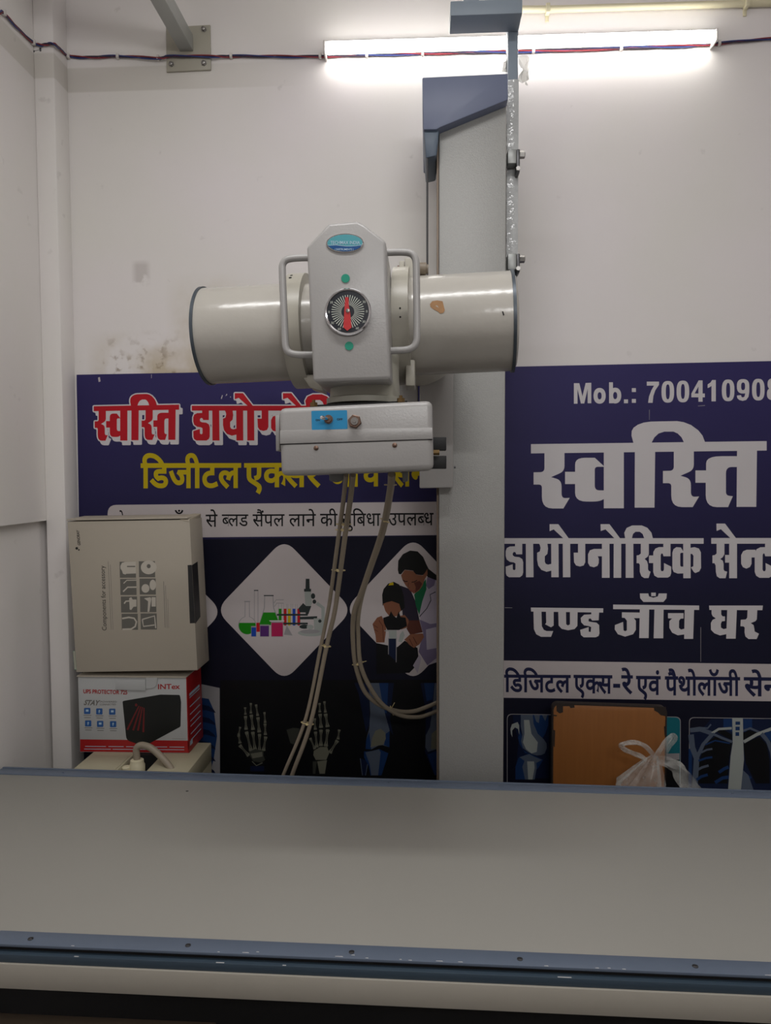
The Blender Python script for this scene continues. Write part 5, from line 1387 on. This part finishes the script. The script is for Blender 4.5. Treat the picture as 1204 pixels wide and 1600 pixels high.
up_([(830, 597), (945, 600), (945, 602), (830, 599)], 1, 4)
# printing on the red side
sA, sB = at(290.8, 1058.5, YU), at(295.3, 1177, YU)
def sput(u, v):
    p = sA + (sB - sA) * v
    return Vector((p.x + 0.0003, YU + 0.138 * u, p.z))
for v0, ln, th in ((.22, .75, .035), (.27, .75, .015), (.39, .7, .015), (.49, .7, .015), (.58, .7, .015), (.65, .7, .015), (.75, .7, .015), (.83, .7, .015)):
    vv_ = v0 + 0.02
    q.poly([sput(.15, vv_), sput(.85, vv_ - .0), sput(.85, vv_ + th), sput(.15, vv_ + th)], 6)
q.poly([sput(.08, .86), sput(.25, .86), sput(.25, .92), sput(.08, .92)], 6)
q.build('carton_body', [M_PRINT_WHITE, M_PRINT_RED, M_UPSBLACK, M_UPSSTRIPE, M_INKGREY, M_ICON, M_PALE], ups)
q = MB()
q.prism_px(mp(tU, [(372, 118), (612, 116), (614, 206), (366, 196)]), YU - 0.005, YU - 0.0022, 0, 0.0006)
q.build('torn_flap', M_PRINT_WHITE, ups)
q = MB()
q.prism_px(mp(tU, rounded([(618, 98), (712, 96), (705, 165, 20), (668, 186, 10), (616, 188)])), YU - 0.0032, YU - 0.0012, 0)
q.build('tuck_tab', M_PRINT_WHITE, ups)
q = MB()
zu = at(121.5, 1057.5, YU).z
A, B_ = at(120.5, 1057, YU), at(291, 1058, YU)
q.box(A.x, B_.x, YU - 0.004, -0.056, zu + 0.0008, zu + 0.0040, 0, 0.0008)
q.build('top_flap', M_CARTON, ups)

wb = thing('accessory_carton', Vector((at(210, 1049, -0.19).x, -0.13, zu + 0.005)), 'large white carton with grey accessory pictures, stacked on the red printed carton', 'box')
YW = -0.195
WQ = [(105, 815), (296, 811.8), (308.5, 1047.5), (118.9, 1050.5)]
q = MB()
q.prism_px(WQ, YW, -0.08, 0, 0.002)
def wp(pts, k, m):
    q.flat([pts], lambda x, y: at(x, y, YW - 0.00012 - 0.00006 * k), m)
latin(q, 'GENORAY', lambda u, v: at(125.6 - 2.2 * u - 4.2 * v, 852 - 24 * u, YW - 0.0004), 1, 0.02, 0.2)
wp(ellipse(119.8, 856.8, 2.1, 2.1, 16), 1, 1); wp(ellipse(123.2, 859.2, 1.3, 1.3, 12), 1, 1)
latin(q, 'Components for accessory', lambda u, v: at(166.5 - 3.2 * u - 7.2 * v, 985 - 101 * u, YW - 0.0004), 2, 0.0)
tW = T(150, 860, 10.945)
for a_, b_, w_ in (((207, 190), (258, 1355), 6), ((243, 240), (290, 1355), 5), ((1155, 530), (1182, 1320), 8), ((1185, 600), (1215, 1330), 6), ((1225, 830), (1240, 1330), 5)):
    wp(mp(tW, stroke([a_, b_], w_)), 1, 3)
sq = lambda x, y: [(x - 138, y - 136), (x + 138, y - 138), (x + 143, y + 138), (x - 133, y + 138)]
cells = [(540, 330), (868, 322), (550, 625), (880, 618), (562, 925), (888, 918), (574, 1220), (898, 1215)]
for x, y in cells:
    wp(mp(tW, sq(x, y)), 1, 4)
for pts in ([(415, 270), (440, 215), (500, 195), (680, 192), (682, 395), (520, 400), (500, 412), (460, 400), (445, 350), (418, 310)], stroke([(470, 565), (525, 512), (690, 508)], 16), stroke([(462, 705), (540, 630), (690, 628)], 24),
            stroke([(480, 910), (510, 870), (570, 865)], 24), [(565, 820), (600, 800), (625, 840), (690, 840), (690, 960), (640, 965), (600, 1020), (575, 1010)], stroke([(445, 1165), (560, 1145), (650, 1160), (690, 1220), (670, 1300), (600, 1345), (450, 1350)], 28),
            ellipse(900, 290, 135, 118, 30), ellipse(845, 650, 68, 74, 20), ellipse(970, 590, 55, 90, 20), [(820, 820), (930, 800), (945, 830), (910, 1050), (880, 1050), (890, 870)], [(950, 800), (1020, 800), (1020, 960), (950, 960)],
            stroke([(790, 1180), (1000, 1120), (1020, 1330)], 22), stroke([(790, 1180), (810, 1300), (1000, 1275)], 20)):
    wp([tW(x, y) for x, y in pts if True], 2, 5)
wp(mp(tW, [(530, 265), (670, 265), (670, 285), (530, 285)]), 3, 4); wp(mp(tW, ellipse(900, 270, 34, 36, 18)), 3, 4)
wp([(293, 883), (299.6, 882.6), (304.4, 973.6), (296.5, 974)], 1, 1)
wp([(114, 1017), (117, 1017), (119.4, 1046), (116.4, 1046.4)], 1, 6)
wp([(114.6, 1018), (116.6, 1018), (118.6, 1045), (116.8, 1045.2)], 2, 0)
# wrapped black label continues on the side
sA2, sB2 = at(296, 811.8, YW), at(308.5, 1047.5, YW)
def s2(u, v):
    p = sA2 + (sB2 - sA2) * v
    return Vector((p.x + 0.0003, YW + 0.115 * u, p.z))
q.poly([s2(0.0, .30), s2(.45, .29), s2(.45, .665), s2(0.0, .69)], 1)
q.poly([s2(.72, .80), s2(.74, .80), s2(.74, .93), s2(.72, .93)], 3)
q.build('carton_body', [M_CARTON, M_INK, M_INK, M_INKGREY, M_PICGREY, M_PICLIGHT, mat('printed_green', (140, 170, 150), .5)], wb)
q = MB()
A, B_ = at(104.5, 814, YW), at(294, 811, YW)
q.hex8([(A.x, YW - 0.003, A.z + 0.0012), (B_.x, YW - 0.003, B_.z + 0.0012), (B_.x + 0.002, -0.085, B_.z + 0.0012), (A.x, -0.085, A.z + 0.0012), (A.x, YW - 0.003, A.z + 0.0050), (B_.x, YW - 0.003, B_.z + 0.0050), (B_.x + 0.002, -0.085, B_.z + 0.0085), (A.x, -0.085, A.z + 0.0085)], 0, 0.001)
q.build('lid_flap', M_CARTON, wb)
q = MB(); p = at(296, 812, YW)
q.hex8([(p.x - 0.028, YW - 0.002, p.z + 0.0005), (p.x - 0.001, YW - 0.002, p.z - 0.006), (p.x + 0.0, -0.09, p.z + 0.001), (p.x - 0.024, -0.09, p.z + 0.002), (p.x - 0.026, YW + 0.01, p.z + 0.007), (p.x - 0.001, YW + 0.004, p.z + 0.002), (p.x + 0.001, -0.09, p.z + 0.012), (p.x - 0.022, -0.09, p.z + 0.012)], 0, 0.001)
q.build('corner_tab', M_CARTON_EDGE, wb)
q = MB(); A, B_ = at(118.5, 1051, YW), at(304, 1048.5, YW)
q.build('bottom_flap', M_CARTON, wb) if False else None

# ------------------------------------------------------------------ brown board and plastic bag at the right
M_BOARD = mat('brown_board', (148, 94, 46), 0.45, var=0.16, scale=9)
for n_ in M_BOARD.node_tree.nodes:
    if n_.type == 'TEX_NOISE':                      # upright wood grain
        mp_ = M_BOARD.node_tree.nodes.new('ShaderNodeMapping')
        mp_.inputs['Scale'].default_value = (9.0, 1.0, 0.7)
        l_ = n_.inputs['Vector'].links[0]
        M_BOARD.node_tree.links.new(l_.from_socket, mp_.inputs['Vector'])
        M_BOARD.node_tree.links.new(mp_.outputs['Vector'], n_.inputs['Vector'])
M_BOARDDARK = mat('worn_dark_edge', (38, 28, 22), 0.6)
bd_ = thing('wooden_board', Vector((at(952, 1150, -0.11).x, -0.11, 0)), 'brown wooden board with rounded, worn dark corners standing behind the table', 'board')
def bpx(x, y): return (x, y)
YBD = -0.12
def down(x):      # the board stands on the floor: its foot below this column
    return x
P0, P1 = at(862, 1150, YBD), at(1041, 1150, YBD)
ztl, ztr = at(866, 1098.5, YBD).z, at(1036, 1104, YBD).z
def board_outline(ins):
    r = 0.017
    pts = [(P0.x + ins, 0.002), (P0.x + ins, ztl - ins - r)]
    pts += [(P0.x + ins + r - r * math.cos(a), ztl - ins - r + r * math.sin(a)) for a in [math.pi / 2 * k / 6 for k in range(1, 7)]]
    pts += [(P1.x - ins - r + r * math.sin(a), ztr - ins - r + r * math.cos(a)) for a in [math.pi / 2 * k / 6 for k in range(0, 7)]]
    pts += [(P1.x - ins, 0.002)]
    return pts
o1 = board_outline(0.004)
q = MB(); q.prism([Vector((x, YBD, z)) for x, z in o1], [Vector((x, YBD + 0.02, z)) for x, z in o1], 0, 0.001); panel_ = q.build('panel', M_BOARD, bd_)
o0 = board_outline(0.0)
q = MB()
for i in range(len(o0) - 1):
    a, b = o0[i], o0[i + 1]
    a2_, b2_ = o1[i], o1[i + 1]
    q.hex8([(a[0], YBD - 0.001, a[1]), (b[0], YBD - 0.001, b[1]), (b[0], YBD + 0.021, b[1]), (a[0], YBD + 0.021, a[1]), (a2_[0], YBD - 0.001, a2_[1]), (b2_[0], YBD - 0.001, b2_[1]), (b2_[0], YBD + 0.021, b2_[1]), (a2_[0], YBD + 0.021, a2_[1])], 0)
q.build('edge_band', M_BOARDDARK, bd_, smooth=False)
tBd = T(860, 1080, 5.473)
for pts in ([(48, 112), (105, 108), (105, 180), (75, 190), (50, 170)], [(105, 110), (200, 112), (205, 140), (170, 145), (160, 128), (105, 128)], [(880, 130), (985, 135), (988, 215), (940, 205), (915, 180), (885, 165)], [(25, 200), (55, 205), (50, 215), (25, 212)], [(22, 330), (38, 335), (34, 480), (24, 470)], [(968, 300), (984, 300), (984, 380), (974, 380)]):
    q = MB(); q.flat([mp(tBd, pts)], lambda x, y: at(x, y, YBD - 0.0006), 0); q.build('worn_patch', M_BOARDDARK, panel_, smooth=False)

def bag_material():
    m = bpy.data.materials.new('clear_polythene')
    m.use_nodes = True
    nt = m.node_tree
    N, L = nt.nodes, nt.links
    out = N['Material Output']
    b = N['Principled BSDF']
    b.inputs['Base Color'].default_value = (0.72, 0.72, 0.68, 1)
    b.inputs['Roughness'].default_value = 0.18
    tr = N.new('ShaderNodeBsdfTransparent')
    mx = N.new('ShaderNodeMixShader')
    tc = N.new('ShaderNodeTexCoord')
    nz = N.new('ShaderNodeTexNoise')
    nz.inputs['Scale'].default_value = 20
    nz.inputs['Detail'].default_value = 5
    L.new(tc.outputs['Object'], nz.inputs['Vector'])
    mr = N.new('ShaderNodeMapRange')
    for i, v in ((1, 0.35), (2, 0.68), (3, 0.10), (4, 0.42)):
        mr.inputs[i].default_value = v
    L.new(nz.outputs['Fac'], mr.inputs['Value'])
    L.new(mr.outputs[0], mx.inputs[0])
    L.new(tr.outputs[0], mx.inputs[1])
    L.new(b.outputs[0], mx.inputs[2])
    bp = N.new('ShaderNodeBump')
    bp.inputs['Strength'].default_value = 0.8
    bp.inputs['Distance'].default_value = 0.004
    L.new(nz.outputs['Fac'], bp.inputs['Height'])
    L.new(bp.outputs['Normal'], b.inputs['Normal'])
    L.new(mx.outputs[0], out.inputs['Surface'])
    return m
M_BAG = bag_material()
YG = -0.22
bag = thing('plastic_bag', Vector((at(1015, 1220, YG).x, YG, 0)), 'clear crumpled plastic bag with looped handles in front of the brown board', 'bag')
def ribbon(q, pts, w, th=0.0015):
    """a creased band of film: a flattened tube along the points"""
    sp_ = spline([at(x, y, Y) for x, y, Y in pts], 8)
    prev = None
    n = len(sp_)
    for i, p in enumerate(sp_):
        t = (sp_[min(n - 1, i + 1)] - sp_[max(0, i - 1)]).normalized()
        s_ = t.cross(Vector((0, 1, 0)))
        if s_.length < 1e-4:
            s_ = Vector((0, 0, 1))
        s_.normalize()
        fw = Vector((0, -1, 0))
        ww = w[0] + (w[1] - w[0]) * i / (n - 1)
        ringp = []
        for k in range(10):
            a = 2 * math.pi * k / 10
            f_ = 1 + 0.35 * math.sin(3 * a + i * 0.25)
            ringp.append(q.bm.verts.new(p + s_ * ww * 0.5 * math.cos(a) * f_ + fw * (th + ww * 0.18) * math.sin(a) * f_))
        if prev:
            for k in range(10):
                q.bm.faces.new([prev[k], prev[(k + 1) % 10], ringp[(k + 1) % 10], ringp[k]])
        prev = ringp
q = MB()
ribbon(q, [(1022, 1182, YG), (1012, 1169, YG - .01), (998, 1162, YG - .02), (982, 1160, YG - .025), (970, 1163.5, YG - .025), (973, 1169, YG - .015), (985, 1175, YG - .01), (998, 1181, YG), (1010, 1188, YG)], (0.011, 0.012))
q.build('handle_loop', M_BAG, bag)
q = MB()
ribbon(q, [(1022, 1188, YG - .01), (1030, 1174, YG - .02), (1041, 1158, YG - .025), (1049, 1149, YG - .022), (1053, 1154, YG - .012), (1046, 1166, YG - .006), (1036, 1180, YG - .004), (1030, 1192, YG)], (0.013, 0.014))
q.build('handle_loop', M_BAG, bag)
def skirt(q, top, bot, zb, folds, seed, Y):
    """gathered film falling from a pinched top to a wide foot, as a closed folded cone"""
    rnd = random.Random(seed)
    c0_ = at(top[0], top[1], Y)
    xl, xr = at(bot[0], bot[2], Y).x, at(bot[1], bot[2], Y).x
    zl = at((bot[0] + bot[1]) / 2, bot[2], Y).z
    ph = [rnd.uniform(0, 6.28) for _ in range(3)]
    prev = None
    rows_ = [0, .08, .2, .35, .5, .7, 1.0, 2.2, 4.5]
    nn_ = 48
    for r_ in rows_:
        z = max(zb, c0_.z + (zl - c0_.z) * r_)
        e = min(1.0, r_) ** 0.9
        ctr = c0_.x + ((xl + xr) / 2 - c0_.x) * e
        hw = 0.008 + ((xr - xl) / 2 - 0.008) * e
        hd = 0.006 + 0.045 * e
        ringv = []
        for k in range(nn_):
            a = 2 * math.pi * k / nn_
            f_ = 1 + 0.16 * math.sin(folds * a + ph[0] + r_) + 0.09 * math.sin((folds * 2 + 1) * a + ph[1])
            ringv.append(q.bm.verts.new((ctr + hw * math.cos(a) * f_, Y + hd * math.sin(a) * f_, z)))
        if prev:
            for k in range(nn_):
                q.bm.faces.new([prev[k], prev[(k + 1) % nn_], ringv[(k + 1) % nn_], ringv[k]])
        prev = ringv
q = MB()
skirt(q, (1022, 1180), (966, 1034, 1224), 0.005, 9, 11, YG)
q.build('bag_body', M_BAG, bag)
q = MB()
ribbon(q, [(1026, 1186, YG - .005), (1044, 1193, YG - .012), (1060, 1202, YG - .012), (1072, 1222, YG - .01), (1082, 1246, YG - .01)], (0.020, 0.050))
q.build('side_gusset', M_BAG, bag)
